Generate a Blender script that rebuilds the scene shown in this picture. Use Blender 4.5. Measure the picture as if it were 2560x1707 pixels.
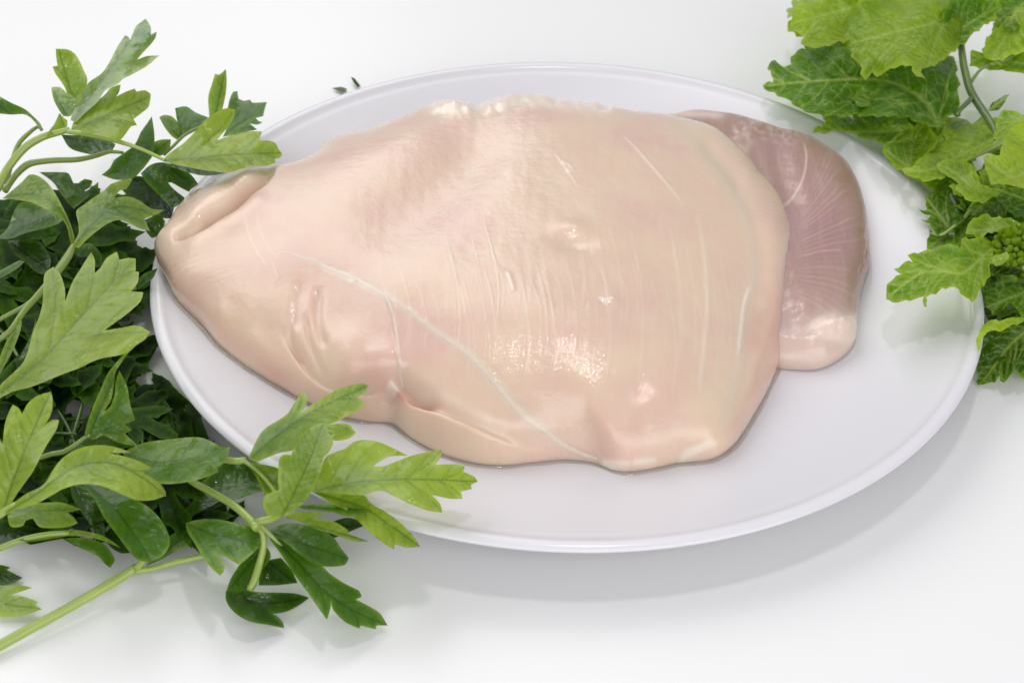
import bpy, math, random
import numpy as np
from mathutils import Vector, Matrix
from mathutils.bvhtree import BVHTree
from mathutils.geometry import delaunay_2d_cdt

for o in list(bpy.data.objects):
    bpy.data.objects.remove(o)
SC = bpy.context.scene
COL = SC.collection
S = 0.01                      # the scene is written in centimetres, Blender works in metres
random.seed(7)

# ------------------------------------------------------------------ camera
PITCH, ROLL, DIST, TX, TY, FOC = math.radians(37.548), math.radians(1.343), 59.364, -1.664, -0.808, 65.0
FPX = FOC / 36 * 2560
_d = np.array([0, math.cos(PITCH), -math.sin(PITCH)])
CAM = np.array([TX, TY, 0.0]) - _d * DIST
_r = np.array([1.0, 0, 0]); _u = np.cross(_r, _d)
RR = math.cos(ROLL) * _r + math.sin(ROLL) * _u
UU = -math.sin(ROLL) * _r + math.cos(ROLL) * _u
cam = bpy.data.cameras.new('camera')
cam.lens = FOC; cam.sensor_width = 36; cam.clip_start = 0.01; cam.clip_end = 20
co = bpy.data.objects.new('camera', cam); COL.objects.link(co)
M = Matrix(((RR[0], UU[0], -_d[0], CAM[0] * S), (RR[1], UU[1], -_d[1], CAM[1] * S),
            (RR[2], UU[2], -_d[2], CAM[2] * S), (0, 0, 0, 1)))
co.matrix_world = M
SC.camera = co
cam.dof.use_dof = True
cam.dof.focus_distance = 0.55
cam.dof.aperture_fstop = 30

# ------------------------------------------------------------------ light
w = bpy.data.worlds.new('World'); SC.world = w; w.use_nodes = True
w.node_tree.nodes['Background'].inputs[0].default_value = (0.94, 0.95, 1.0, 1)
w.node_tree.nodes['Background'].inputs[1].default_value = 0.45

def softbox(name, loc, target, sx, sy, power, col=(1, 1, 1)):
    l = bpy.data.lights.new(name, 'AREA'); l.shape = 'RECTANGLE'
    l.size = sx * S; l.size_y = sy * S; l.energy = power; l.color = col
    o = bpy.data.objects.new(name, l); COL.objects.link(o)
    o.location = Vector(loc) * S
    o.rotation_euler = (Vector(target) - Vector(loc)).to_track_quat('-Z', 'Y').to_euler()
    return o
softbox('softbox_key', (-50, 60, 80), (0, 0, 0), 130, 80, 7.9, (1.0, 0.99, 0.975))
softbox('front_fill', (16, -74, 42), (0, -8, 0), 130, 50, 5.2, (1.0, 0.99, 0.98))  # added fill, brightens the table under the front plate rim
softbox('softbox_small', (6, 2, 90), (0, 0, 0), 9, 7, 1.1, (1.0, 0.99, 0.97))
SC.view_settings.view_transform = 'Standard'
SC.view_settings.look = 'None'
SC.view_settings.exposure = -0.04
SC.view_settings.gamma = 1.0

# ------------------------------------------------------------------ image <-> place
def unproj(px, z):
    """points of the photograph (2560 x 1707) -> place, on the level z (cm)"""
    px = np.asarray(px, float).reshape(-1, 2); z = np.broadcast_to(np.asarray(z, float), (len(px),))
    x = (px[:, 0] - 1280) / FPX; y = (853.5 - px[:, 1]) / FPX
    d = x[:, None] * RR + y[:, None] * UU + _d
    t = (z - CAM[2]) / d[:, 2]
    return CAM + d * t[:, None]
def lift(z):
    """heights of the greens, eased up so that nothing sinks into the table"""
    return z + .62 * np.exp(-(np.asarray(z, float) - .42) / 1.2)
def proj(P):
    v = np.asarray(P) - CAM; z = v @ _d
    return np.stack([1280 + FPX * (v @ RR) / z, 853.5 - FPX * (v @ UU) / z], -1)
def crop(x0, y0, s):
    return lambda pts: np.array(pts, float) / s + np.array([x0, y0])
cA = crop(0, 0, 3.2667); cB = crop(0, 400, 3.2667); cC = crop(0, 860, 3.2667); cD = crop(500, 900, 3.2667)
cE = crop(0, 1220, 2.3059); cF = crop(1880, 0, 3.4588); cG = crop(2100, 300, 2.3065); cV = crop(0, 0, 2352 / 2560)

# ------------------------------------------------------------------ materials
class NT:
    def __init__(s, name):
        s.m = bpy.data.materials.new(name); s.m.use_nodes = True
        s.t = s.m.node_tree; s.b = s.t.nodes['Principled BSDF']; s.o = s.t.nodes['Material Output']
    def n(s, typ, **kw):
        nd = s.t.nodes.new(typ)
        for k, v in kw.items():
            if k.startswith('i_'):
                nd.inputs[k[2:].replace('_', ' ')].default_value = v
            else: setattr(nd, k, v)
        return nd
    def l(s, a, b): s.t.links.new(a, b)
    def attr(s, name, typ='GEOMETRY'):
        return s.n('ShaderNodeAttribute', attribute_name=name, attribute_type=typ).outputs['Fac']
    def mix(s, fac, a, b, mode='MIX'):
        m = s.n('ShaderNodeMix', data_type='RGBA', blend_type=mode)
        for sock, v in ((m.inputs[0], fac), (m.inputs[6], a), (m.inputs[7], b)):
            if hasattr(v, 'is_output'): s.l(v, sock)
            elif isinstance(v, (int, float)): sock.default_value = v
            else: sock.default_value = (*v, 1)
        return m.outputs[2]
    def math(s, op, a, b=0.0, clamp=False):
        m = s.n('ShaderNodeMath', operation=op, use_clamp=clamp)
        for sock, v in ((m.inputs[0], a), (m.inputs[1], b)):
            if hasattr(v, 'is_output'): s.l(v, sock)
            else: sock.default_value = v
        return m.outputs[0]
    def noise(s, scale, detail=3, rough=.55, vec=None, stretch=None):
        nz = s.n('ShaderNodeTexNoise'); nz.inputs['Scale'].default_value = scale
        nz.inputs['Detail'].default_value = detail; nz.inputs['Roughness'].default_value = rough
        tc = vec or s.n('ShaderNodeTexCoord').outputs['Object']
        if stretch:
            mp = s.n('ShaderNodeMapping'); mp.inputs['Scale'].default_value = stretch; s.l(tc, mp.inputs[0]); tc = mp.outputs[0]
        s.l(tc, nz.inputs['Vector'])
        return nz.outputs['Fac']
    def ramp(s, fac, stops):
        r = s.n('ShaderNodeValToRGB'); e = r.color_ramp.elements
        while len(e) < len(stops): e.new(0.5)
        for el, (p, c) in zip(e, stops):
            el.position = p; el.color = (*c, 1) if not isinstance(c, (int, float)) else (c, c, c, 1)
        s.l(fac, r.inputs[0]); return r.outputs[0]
    def bump(s, h, dist, strength=1.0, prev=None):
        b = s.n('ShaderNodeBump'); b.inputs['Distance'].default_value = dist; b.inputs['Strength'].default_value = strength
        s.l(h, b.inputs['Height'])
        if prev: s.l(prev, b.inputs['Normal'])
        return b.outputs[0]

def set_in(b, **kw):
    for k, v in kw.items(): b.inputs[k.replace('_', ' ')].default_value = v

def mat_leaf(name, dark, mid, bright, vein_col, vein_amt, rough, blister):
    t = NT(name)
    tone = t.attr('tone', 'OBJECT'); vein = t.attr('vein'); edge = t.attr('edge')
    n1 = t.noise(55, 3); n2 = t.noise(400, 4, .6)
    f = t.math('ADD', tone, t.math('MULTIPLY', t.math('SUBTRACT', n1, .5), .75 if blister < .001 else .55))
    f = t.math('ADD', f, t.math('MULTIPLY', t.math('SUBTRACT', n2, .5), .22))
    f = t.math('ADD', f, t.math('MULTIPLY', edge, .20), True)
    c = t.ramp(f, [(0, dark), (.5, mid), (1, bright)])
    vc = t.mix(1.0, c, vein_col, 'MULTIPLY') if vein_amt < 0 else t.mix(abs(vein_amt), c, vein_col)
    c = t.mix(t.math('MULTIPLY', vein, abs(vein_amt)), c, vc) if vein_amt < 0 else t.mix(vein, c, vc)
    t.l(c, t.b.inputs['Base Color'])
    if blister > .001:
        ve = t.n('ShaderNodeTexVoronoi', feature='DISTANCE_TO_EDGE'); ve.inputs['Scale'].default_value = 170; ve.inputs['Randomness'].default_value = 1
        t.l(t.n('ShaderNodeTexCoord').outputs['Object'], ve.inputs['Vector'])
        c2 = t.mix(t.ramp(ve.outputs[0], [(0, .30), (.08, 0)]), c, vein_col); t.l(c2, t.b.inputs['Base Color'])
    h = t.noise(260, 3, .6); vor = t.n('ShaderNodeTexVoronoi', feature='DISTANCE_TO_EDGE'); vor.inputs['Scale'].default_value = 260
    t.l(t.n('ShaderNodeTexCoord').outputs['Object'], vor.inputs['Vector'])
    nb = t.bump(h, blister, .8); nb = t.bump(t.math('MINIMUM', vor.outputs[0], .25), blister * .8, .6, nb)
    nb = t.bump(t.noise(1600, 2), .00006, .6, nb)
    t.l(nb, t.b.inputs['Normal'])
    wet = t.noise(90, 2)
    t.l(t.ramp(wet, [(.35, rough + .12), (.65, rough - .1)]), t.b.inputs['Roughness'])
    set_in(t.b, Coat_Roughness=.14)
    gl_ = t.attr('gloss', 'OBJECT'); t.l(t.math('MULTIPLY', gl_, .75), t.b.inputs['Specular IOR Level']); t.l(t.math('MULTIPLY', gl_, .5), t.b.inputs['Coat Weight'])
    t.l(nb, t.b.inputs['Coat Normal'])
    tr = t.n('ShaderNodeBsdfTranslucent'); t.l(t.mix(1.0, c, (1.25, 1.3, .55), 'MULTIPLY'), tr.inputs[0]); t.l(nb, tr.inputs['Normal'])
    ms = t.n('ShaderNodeMixShader'); ms.inputs[0].default_value = .38 if blister < .001 else .46
    t.l(t.b.outputs[0], ms.inputs[1]); t.l(tr.outputs[0], ms.inputs[2]); t.l(ms.outputs[0], t.o.inputs[0])
    return t.m
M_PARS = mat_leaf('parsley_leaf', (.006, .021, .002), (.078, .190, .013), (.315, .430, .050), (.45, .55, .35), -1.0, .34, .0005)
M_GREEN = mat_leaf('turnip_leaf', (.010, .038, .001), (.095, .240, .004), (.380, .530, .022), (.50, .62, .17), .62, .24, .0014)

def mat_stem(name, c0, c1):
    t = NT(name); n = t.noise(60, 3, stretch=(1, 1, 1)); tone = t.attr('tone', 'OBJECT')
    f = t.math('ADD', tone, t.math('MULTIPLY', t.math('SUBTRACT', n, .5), .5), True)
    t.l(t.mix(f, c0, c1), t.b.inputs['Base Color'])
    t.l(t.bump(t.noise(300, 3), .0003, .6), t.b.inputs['Normal'])
    set_in(t.b, Roughness=.36, Coat_Weight=.3, Coat_Roughness=.15, Subsurface_Weight=.25, Subsurface_Scale=.002)
    t.b.inputs['Subsurface Radius'].default_value = (.5, 1, .2)
    return t.m
M_STEM = mat_stem('parsley_stem', (.05, .12, .012), (.36, .46, .10))
M_GSTEM = mat_stem('turnip_stem', (.04, .09, .015), (.38, .50, .14))

def mat_flesh(name, base, pink, yellow, fatc, spec_noise, thigh=False):
    t = NT(name)
    fat = t.attr('fat'); pk = t.attr('pink'); yl = t.attr('yellow')
    n1 = t.noise(28, 3); n2 = t.noise(75, 4, .6)
    n0 = t.noise(13, 2)
    c = t.mix(t.ramp(n0, [(.45, 0), (.62, .8)]), base, yellow)
    c = t.mix(t.ramp(n1, [(.45, 0), (.66, .95)]), c, pink)
    c = t.mix(t.ramp(n2, [(.5, 0), (.8, .55)]), c, yellow)
    fib = t.noise(55, 4, .65, stretch=(9, .7, 1))
    c = t.mix(t.ramp(fib, [(.48, 0), (.8, .12 if not thigh else .2)]), c, fatc)
    c = t.mix(pk, c, tuple(x * y for x, y in zip(pink, (.86, .68, .66))))
    c = t.mix(yl, c, yellow); c = t.mix(fat, c, fatc)
    t.l(c, t.b.inputs['Base Color'])
    g1 = t.noise(520, 4, .65); g2 = t.noise(150, 3, .5, stretch=(1, 1.6, 1))
    nb = t.bump(g2, .0004, .4); nb = t.bump(g1, .00018, .5, nb)
    t.l(nb, t.b.inputs['Normal']); 
    nc = t.bump(t.noise(700, 3, .6, stretch=(1, 1.5, 1)), .00021, .6, nb); t.l(nc, t.b.inputs['Coat Normal'])
    set_in(t.b, Roughness=.42, Specular_IOR_Level=.4, Coat_Weight=1.0, Coat_Roughness=.06, Coat_IOR=1.42,
           Subsurface_Weight=.5, Subsurface_Scale=.007)
    t.b.inputs['Subsurface Radius'].default_value = (1.0, .42, .28)
    return t.m
M_FLESH = mat_flesh('raw_chicken', (.69, .505, .385), (.67, .445, .375), (.715, .565, .415), (.78, .665, .555), 1)
M_THIGH = mat_flesh('raw_dark_chicken', (.42, .255, .225), (.40, .235, .235), (.32, .195, .145), (.74, .59, .51), 1, True)
def mat_fat(name, col, rough=.3):
    t = NT(name); t.l(t.mix(t.noise(140, 3), col, tuple(min(1, c * 1.06) for c in col)), t.b.inputs['Base Color'])
    nb = t.bump(t.noise(300, 4), .0006, .6); t.l(nb, t.b.inputs['Normal'])
    set_in(t.b, Roughness=rough, Coat_Weight=.6, Coat_Roughness=.12, Subsurface_Weight=.3, Subsurface_Scale=.004)
    t.b.inputs['Subsurface Radius'].default_value = (1, .6, .4)
    return t.m
M_FAT = mat_fat('tendon', (.715, .57, .445)); M_CART = mat_fat('cartilage', (.84, .75, .62))

def mat_plate():
    t = NT('glazed_porcelain'); set_in(t.b, Roughness=.24, Coat_Weight=.25, Coat_Roughness=.10, Specular_IOR_Level=.42)
    t.l(t.mix(t.noise(12, 2), (.69, .675, .715), (.705, .69, .725)), t.b.inputs['Base Color'])
    t.l(t.bump(t.noise(45, 2), .0004, .25), t.b.inputs['Normal'])
    return t.m
def mat_table():
    t = NT('white_tabletop'); t.l(t.mix(t.noise(5, 3), (.80, .80, .805), (.82, .82, .82)), t.b.inputs['Base Color'])
    t.l(t.ramp(t.noise(9, 3), [(.3, .28), (.7, .34)]), t.b.inputs['Roughness'])
    return t.m
_t = NT('water'); _a = _t.n('ShaderNodeBsdfTransparent'); _g = _t.n('ShaderNodeBsdfGlossy'); _g.inputs['Roughness'].default_value = .03
_f = _t.n('ShaderNodeFresnel'); _f.inputs[0].default_value = 1.45; _m = _t.n('ShaderNodeMixShader')
_t.l(_t.math('MULTIPLY', _f.outputs[0], _t.math('SUBTRACT', 1.0, _t.n('ShaderNodeNewGeometry').outputs['Backfacing'])), _m.inputs[0]); _t.l(_a.outputs[0], _m.inputs[1]); _t.l(_g.outputs[0], _m.inputs[2]); _t.l(_m.outputs[0], _t.o.inputs[0]); M_DROP = _t.m

# ------------------------------------------------------------------ mesh helpers
def make(name, verts, faces, mat, parent=None, smooth=True, attrs=None, props=None):
    me = bpy.data.meshes.new(name)
    v = np.asarray(verts, np.float32) * S
    if isinstance(faces, np.ndarray):
        k = faces.shape[1]
        me.vertices.add(len(v)); me.vertices.foreach_set('co', v.ravel())
        me.loops.add(faces.size); me.loops.foreach_set('vertex_index', faces.astype(np.int32).ravel())
        me.polygons.add(len(faces)); me.polygons.foreach_set('loop_start', np.arange(0, faces.size, k, dtype=np.int32))
        me.update(calc_edges=True)
    else:
        me.from_pydata([tuple(map(float, a)) for a in v], [], faces)
    if smooth: me.polygons.foreach_set('use_smooth', np.ones(len(me.polygons), bool))
    for k, a in (attrs or {}).items():
        at = me.attributes.new(k, 'FLOAT', 'POINT'); at.data.foreach_set('value', np.asarray(a, np.float32))
    me.materials.append(mat); me.update()
    o = bpy.data.objects.new(name, me); COL.objects.link(o)
    if parent:
        o.parent = parent; o.matrix_parent_inverse = Matrix.Translation(parent.location).inverted()
    for k, a in (props or {}).items(): o[k] = a
    return o
def thing(name, label, cat, loc, group=None):
    o = bpy.data.objects.new(name, None); COL.objects.link(o)
    o.location = Vector([float(a) * S for a in loc]); o.empty_display_size = .01
    o['label'] = label; o['category'] = cat
    if group: o['group'] = group
    return o
def seg_dist(P, line):
    """distance of points P to a polyline, plus arclength fraction of the nearest point"""
    line = np.asarray(line, float); best = np.full(len(P), 1e9); tt = np.zeros(len(P))
    L = np.r_[0, np.cumsum(np.linalg.norm(np.diff(line, axis=0), axis=1))]
    for i in range(len(line) - 1):
        a, b = line[i], line[i + 1]; ab = b - a; n = ab @ ab + 1e-9
        t = np.clip((P - a) @ ab / n, 0, 1); d = np.linalg.norm(P - a - t[:, None] * ab, axis=1)
        m = d < best; best[m] = d[m]; tt[m] = (L[i] + t[m] * math.sqrt(n)) / L[-1]
    return best, tt
def catmull(P, step, closed=False, corner=None):
    P = np.asarray(P, float); n = len(P); out = []
    segs = n if closed else n - 1
    cor = np.zeros(n, bool)
    if corner is not None:
        for i in range(n):
            if not closed and i in (0, n - 1): continue
            a = P[i - 1] - P[i]; b = P[(i + 1) % n] - P[i]
            c = a @ b / (np.linalg.norm(a) * np.linalg.norm(b) + 1e-9)
            cor[i] = c > math.cos(math.radians(corner))
    for i in range(segs):
        p1, p2 = P[i], P[(i + 1) % n]
        p0 = P[i - 1] if (closed or i > 0) else p1; p3 = P[(i + 2) % n] if (closed or i + 2 < n) else p2
        m1 = (p2 - p0) / 2; m2 = (p3 - p1) / 2; ch = p2 - p1; L = np.linalg.norm(ch)
        if cor[i]: m1 = ch * .8 + (0)
        if cor[(i + 1) % n]: m2 = ch * .8
        for m in (m1, m2):
            k = np.linalg.norm(m)
            if k > L * 1.1: m *= L * 1.1 / k
        k = max(1, int(round(L / step)))
        for j in range(k):
            t = j / k
            out.append((2*t**3-3*t*t+1)*p1 + (t**3-2*t*t+t)*m1 + (-2*t**3+3*t*t)*p2 + (t**3-t*t)*m2)
    if not closed: out.append(P[-1])
    return np.array(out)
def pip(P, poly):
    x, y = P[:, 0], P[:, 1]; c = np.zeros(len(P), bool); a = poly; b = np.roll(poly, -1, 0)
    for (x1, y1), (x2, y2) in zip(a, b):
        if y1 == y2: continue
        m = ((y1 > y) != (y2 > y)) & (x < (x2 - x1) * (y - y1) / (y2 - y1) + x1); c ^= m
    return c
def area2(P):
    x, y = P[:, 0], P[:, 1]; return float((x * np.roll(y, -1) - np.roll(x, -1) * y).sum())

LEAVES = []            # leaf vertices kept for the water drops
PXCM = 79.6
def leaf(parent, conv, pts, base, tip, z0, z1, tone, arch=0.0, tilt=0.0, fold=.12, wav=.09, mat=None, step=6.0,
         rib=None, serr=0.0, name='leaflet', cross=0.0, label=None, veins=None, drops=True, gloss=.55):
    rs = random.Random(len(LEAVES) * 13 + 5)
    mat = mat or M_PARS
    poly = catmull(conv(pts), 9.0, True, 118)
    if serr:
        d = np.roll(poly, -1, 0) - np.roll(poly, 1, 0); nn = np.stack([d[:, 1], -d[:, 0]], 1)
        nn /= np.linalg.norm(nn, axis=1)[:, None] + 1e-9
        if area2(poly) < 0: nn = -nn
        ph = 0.; off = np.zeros(len(poly)); per = rs.uniform(3.2, 4.5); amp = 1.0
        for i in range(len(poly)):
            ph += 1.0
            if ph >= per: ph = 0.; per = rs.uniform(2.4, 5.0); amp = rs.uniform(.5, 1.4)
            off[i] = (ph / per - .35) * serr * amp
        poly = poly + nn * off[:, None]
    b = conv([base])[0]; t = conv([tip])[0]
    ribp = catmull(conv([base] + (rib or []) + [tip]), 10)
    ax = t - b; L = np.linalg.norm(ax); ax /= L; pe = np.array([-ax[1], ax[0]])
    # veins: midrib, one to each pointed lobe, and fine side veins
    vl = [(ribp, 3.4 if mat is M_PARS else 4.6, 1.0)]
    src = conv(pts); n = len(src)
    sg = 1 if area2(src) > 0 else -1
    for i in range(n):
        a = src[i - 1] - src[i]; c = src[(i + 1) % n] - src[i]
        cs = a @ c / (np.linalg.norm(a) * np.linalg.norm(c) + 1e-9)
        cr = ((src[i] - src[i - 1])[0] * c[1] - (src[i] - src[i - 1])[1] * c[0]) * sg
        if cr > 0 and cs > -.5:
            q = src[i]; dd = np.linalg.norm(ribp - q, axis=1); k = int(dd.argmin())
            if dd[k] < 10: continue
            k2 = max(0, k - int(dd[k] * 1.15 / 10) - 1); p = ribp[k2]
            m = (p + q) / 2 + (ribp[min(k2 + 2, len(ribp) - 1)] - p) * .6
            vl.append((catmull([p, m, p + (q - p) * .96], 12), 2.0 if mat is M_PARS else 3.0, .8))
    k = 0
    for i in range(2, len(ribp) - 1, max(2, int(len(ribp) / 9))):
        for sd in (-1, 1):
            dr = ribp[min(i + 1, len(ribp) - 1)] - ribp[i - 1]; dr /= np.linalg.norm(dr) + 1e-9
            pr = np.array([-dr[1], dr[0]]) * sd; ln = rs.uniform(.18, .34) * L
            p = ribp[i]; vl.append((catmull([p, p + dr * ln * .45 + pr * ln * .5, p + dr * ln * 1.0 + pr * ln * .78], 12), 1.5 if mat is M_PARS else 2.4, .6))
    # points
    lo = poly.min(0); hi = poly.max(0)
    gx, gy = np.meshgrid(np.arange(lo[0], hi[0], step), np.arange(lo[1], hi[1], step * .9))
    gx = gx + (np.arange(gx.shape[0])[:, None] % 2) * step * .5
    G = np.stack([gx.ravel(), gy.ravel()], 1)
    G = G + np.array([[rs.uniform(-1, 1) * step * .12, rs.uniform(-1, 1) * step * .12] for _ in range(len(G))])
    V = []
    if step < 8:
        for line, wd, am in vl:
            q = catmull(line, 6)
            dr = np.gradient(q, axis=0); dr /= np.linalg.norm(dr, axis=1)[:, None] + 1e-9
            pr = np.stack([-dr[:, 1], dr[:, 0]], 1)
            V += [q, q + pr * wd, q - pr * wd]
    allp = np.vstack([G] + V) if V else G
    allp = allp[pip(allp, poly)]
    dB, _ = seg_dist(allp, np.vstack([poly, poly[:1]])); allp = allp[dB > 2.2]
    keep = {}; 
    for i, q in enumerate(allp[::-1]): keep.setdefault((int(q[0] / 2.6), int(q[1] / 2.6)), q)
    allp = np.array(list(keep.values())) if keep else np.zeros((0, 2))
    P = np.vstack([poly, allp]); nb = len(poly)
    r = delaunay_2d_cdt([Vector(p) for p in P], [(i, (i + 1) % nb) for i in range(nb)], [], 1, .01)
    Q = np.array([tuple(v) for v in r[0]]); F = [f for f in r[2] if len(f) == 3]
    if len(F) < 3: return None
    F = np.array(F)
    # heights
    rel = Q - b; tt = rel @ ax / L; sc = rel @ pe / PXCM; dr_, ar = seg_dist(Q, ribp); ds = dr_ / PXCM
    tc = np.clip(tt, -.15, 1.15)
    z = z0 + (z1 - z0) * tc + arch * 4 * tc * (1 - tc) + tilt * sc + fold * ds - cross * ds ** 2
    ph = [rs.uniform(0, 6.28) for _ in range(6)]
    z = z + wav * (np.sin(Q[:, 0] / 31 + ph[0] + 1.3 * np.sin(Q[:, 1] / 47 + ph[1])) + np.sin(Q[:, 1] / 26 + ph[2] + Q[:, 0] / 60)) * (.3 + ds)
    z = z + wav * .35 * np.sin(Q[:, 0] / 11 + ph[3]) * np.sin(Q[:, 1] / 12 + ph[4]) * np.minimum(1, ds * 2)
    vein = np.zeros(len(Q)); puff = np.zeros(len(Q))
    for line, wd, am in vl:
        d, u = seg_dist(Q, line); wdt = wd * (1.1 - .6 * u)
        vein = np.maximum(vein, am * np.exp(-(d / wdt) ** 2)); puff += am * np.exp(-(d / (wd * 2.6)) ** 2)
    z = z - (.075 if mat is M_GREEN else .020) * np.minimum(puff, 1.2)
    z = np.maximum(lift(np.maximum(z, .42)), TABLE + .06)
    de, _ = seg_dist(Q, np.vstack([poly, poly[:1]]))
    X = unproj(Q, z)
    # faces turned upwards
    nz = np.cross(X[F[:, 1]] - X[F[:, 0]], X[F[:, 2]] - X[F[:, 0]])
    flip = (nz @ (CAM - X.mean(0))) < 0
    F[flip] = F[flip][:, ::-1]
    props = {'tone': float(tone), 'gloss': float(gloss)}
    if label: props['label'] = label
    o = make(name, X, F, mat, parent, True, {'vein': vein, 'edge': np.exp(-(de / 7) ** 2)}, props)
    nrm = np.cross(X[F[:, 1]] - X[F[:, 0]], X[F[:, 2]] - X[F[:, 0]])
    LEAVES.append((X[F].mean(1), nrm / (np.linalg.norm(nrm, axis=1)[:, None] + 1e-9), drops and step < 8))
    return o

def tube(name, P, R, mat, parent, tone=.7, seg=12, groove=.06, conv=None, z=None, props=None):
    """tapering stalk through points; with conv the points are of the photograph at heights z and R is in its pixels"""
    if conv is not None:
        q = conv(P); z = lift(np.maximum(z, .45)); P = unproj(q, z); R = [a / PXCM / 2 for a in R]
    P = np.asarray(P, float); A = np.hstack([P, np.asarray(R, float)[:, None]])
    A = catmull(A, .18); P, R = A[:, :3], A[:, 3]
    T = np.gradient(P, axis=0); T /= np.linalg.norm(T, axis=1)[:, None] + 1e-9
    n0 = np.cross(T[0], [0, 0, 1.0]); n0 /= np.linalg.norm(n0) + 1e-9
    V = []
    for i in range(len(P)):
        n0 = n0 - (n0 @ T[i]) * T[i]; n0 /= np.linalg.norm(n0) + 1e-9; b0 = np.cross(T[i], n0)
        for k in range(seg):
            a = 2 * math.pi * k / seg; rr = R[i] * (1 + groove * math.cos(4 * a))
            V.append(P[i] + (n0 * math.cos(a) + b0 * math.sin(a)) * rr)
    F = []
    for i in range(len(P) - 1):
        for k in range(seg):
            k2 = (k + 1) % seg; F.append((i*seg+k, i*seg+k2, (i+1)*seg+k2, (i+1)*seg+k))
    V += [P[0], P[-1]]; c0, c1 = len(V) - 2, len(V) - 1
    for k in range(seg):
        F.append((c0, (k + 1) % seg, k)); F.append((c1, (len(P)-1)*seg + k, (len(P)-1)*seg + (k+1) % seg))
    p = {'tone': tone}; p.update(props or {})
    return make(name, V, F, mat, parent, True, None, p)

# ------------------------------------------------------------------ table
TABLE = .95
def table():
    a, b, h, bv = 120, 90, 3.0, .25
    V, F = [], []
    rings = [(a - bv, b - bv, TABLE), (a, b, TABLE - bv), (a, b, -h + bv), (a - bv, b - bv, -h)]
    for x, y, z in rings: V += [(-x, -y + 20, z), (x, -y + 20, z), (x, y + 20, z), (-x, y + 20, z)]
    F.append((0, 1, 2, 3)); F.append((15, 14, 13, 12))
    for i in range(3):
        for k in range(4):
            k2 = (k + 1) % 4; F.append((i*4+k, (i+1)*4+k, (i+1)*4+k2, i*4+k2))
    make('table_top', V, F, mat_table(), None, False, None, {'kind': 'structure'})
table()

# ------------------------------------------------------------------ plate
PR = 13.0
def plate_z(r):
    r = np.asarray(r, float)
    return 1.35 + 1.16 * np.clip((r - 6.9) / 5.55, 0, 1.0) ** 1.65
def plate():
    prof = [(0, 1.35)]
    for r in np.linspace(1, 12.52, 60): prof.append((r, float(plate_z(r))))
    prof += [(12.58, 2.56), (12.64, 2.59), (12.71, 2.61), (12.79, 2.615), (12.87, 2.60), (12.93, 2.57), (12.98, 2.53), (13.0, 2.49), (12.98, 2.45), (12.92, 2.43), (12.80, 2.40), (12.7, 2.37)]
    for r in np.linspace(12.6, 8.2, 26): prof.append((r, min(float(plate_z(r)) - .26, 2.34)))
    prof += [(8.1, 1.10), (8.0, 1.02), (7.9, .96), (7.75, .95), (7.5, .95), (7.35, .97), (7.25, 1.03), (7.0, 1.08), (4, 1.08), (0, 1.08)]
    n = 256; V = []; F = []
    for r, z in prof:
        for k in range(n):
            a = 2 * math.pi * k / n; V.append((r * math.cos(a), r * math.sin(a), z))
    for i in range(len(prof) - 1):
        for k in range(n):
            k2 = (k + 1) % n; F.append((i*n+k, (i+1)*n+k, (i+1)*n+k2, i*n+k2))
    make('plate', V, np.array(F), mat_plate(), None, True, None,
         {'label': 'round white glazed plate under the raw chicken, rim slightly raised', 'category': 'plate'})
plate()
def pz_xy(P): return plate_z(np.hypot(P[:, 0], P[:, 1]))

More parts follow.
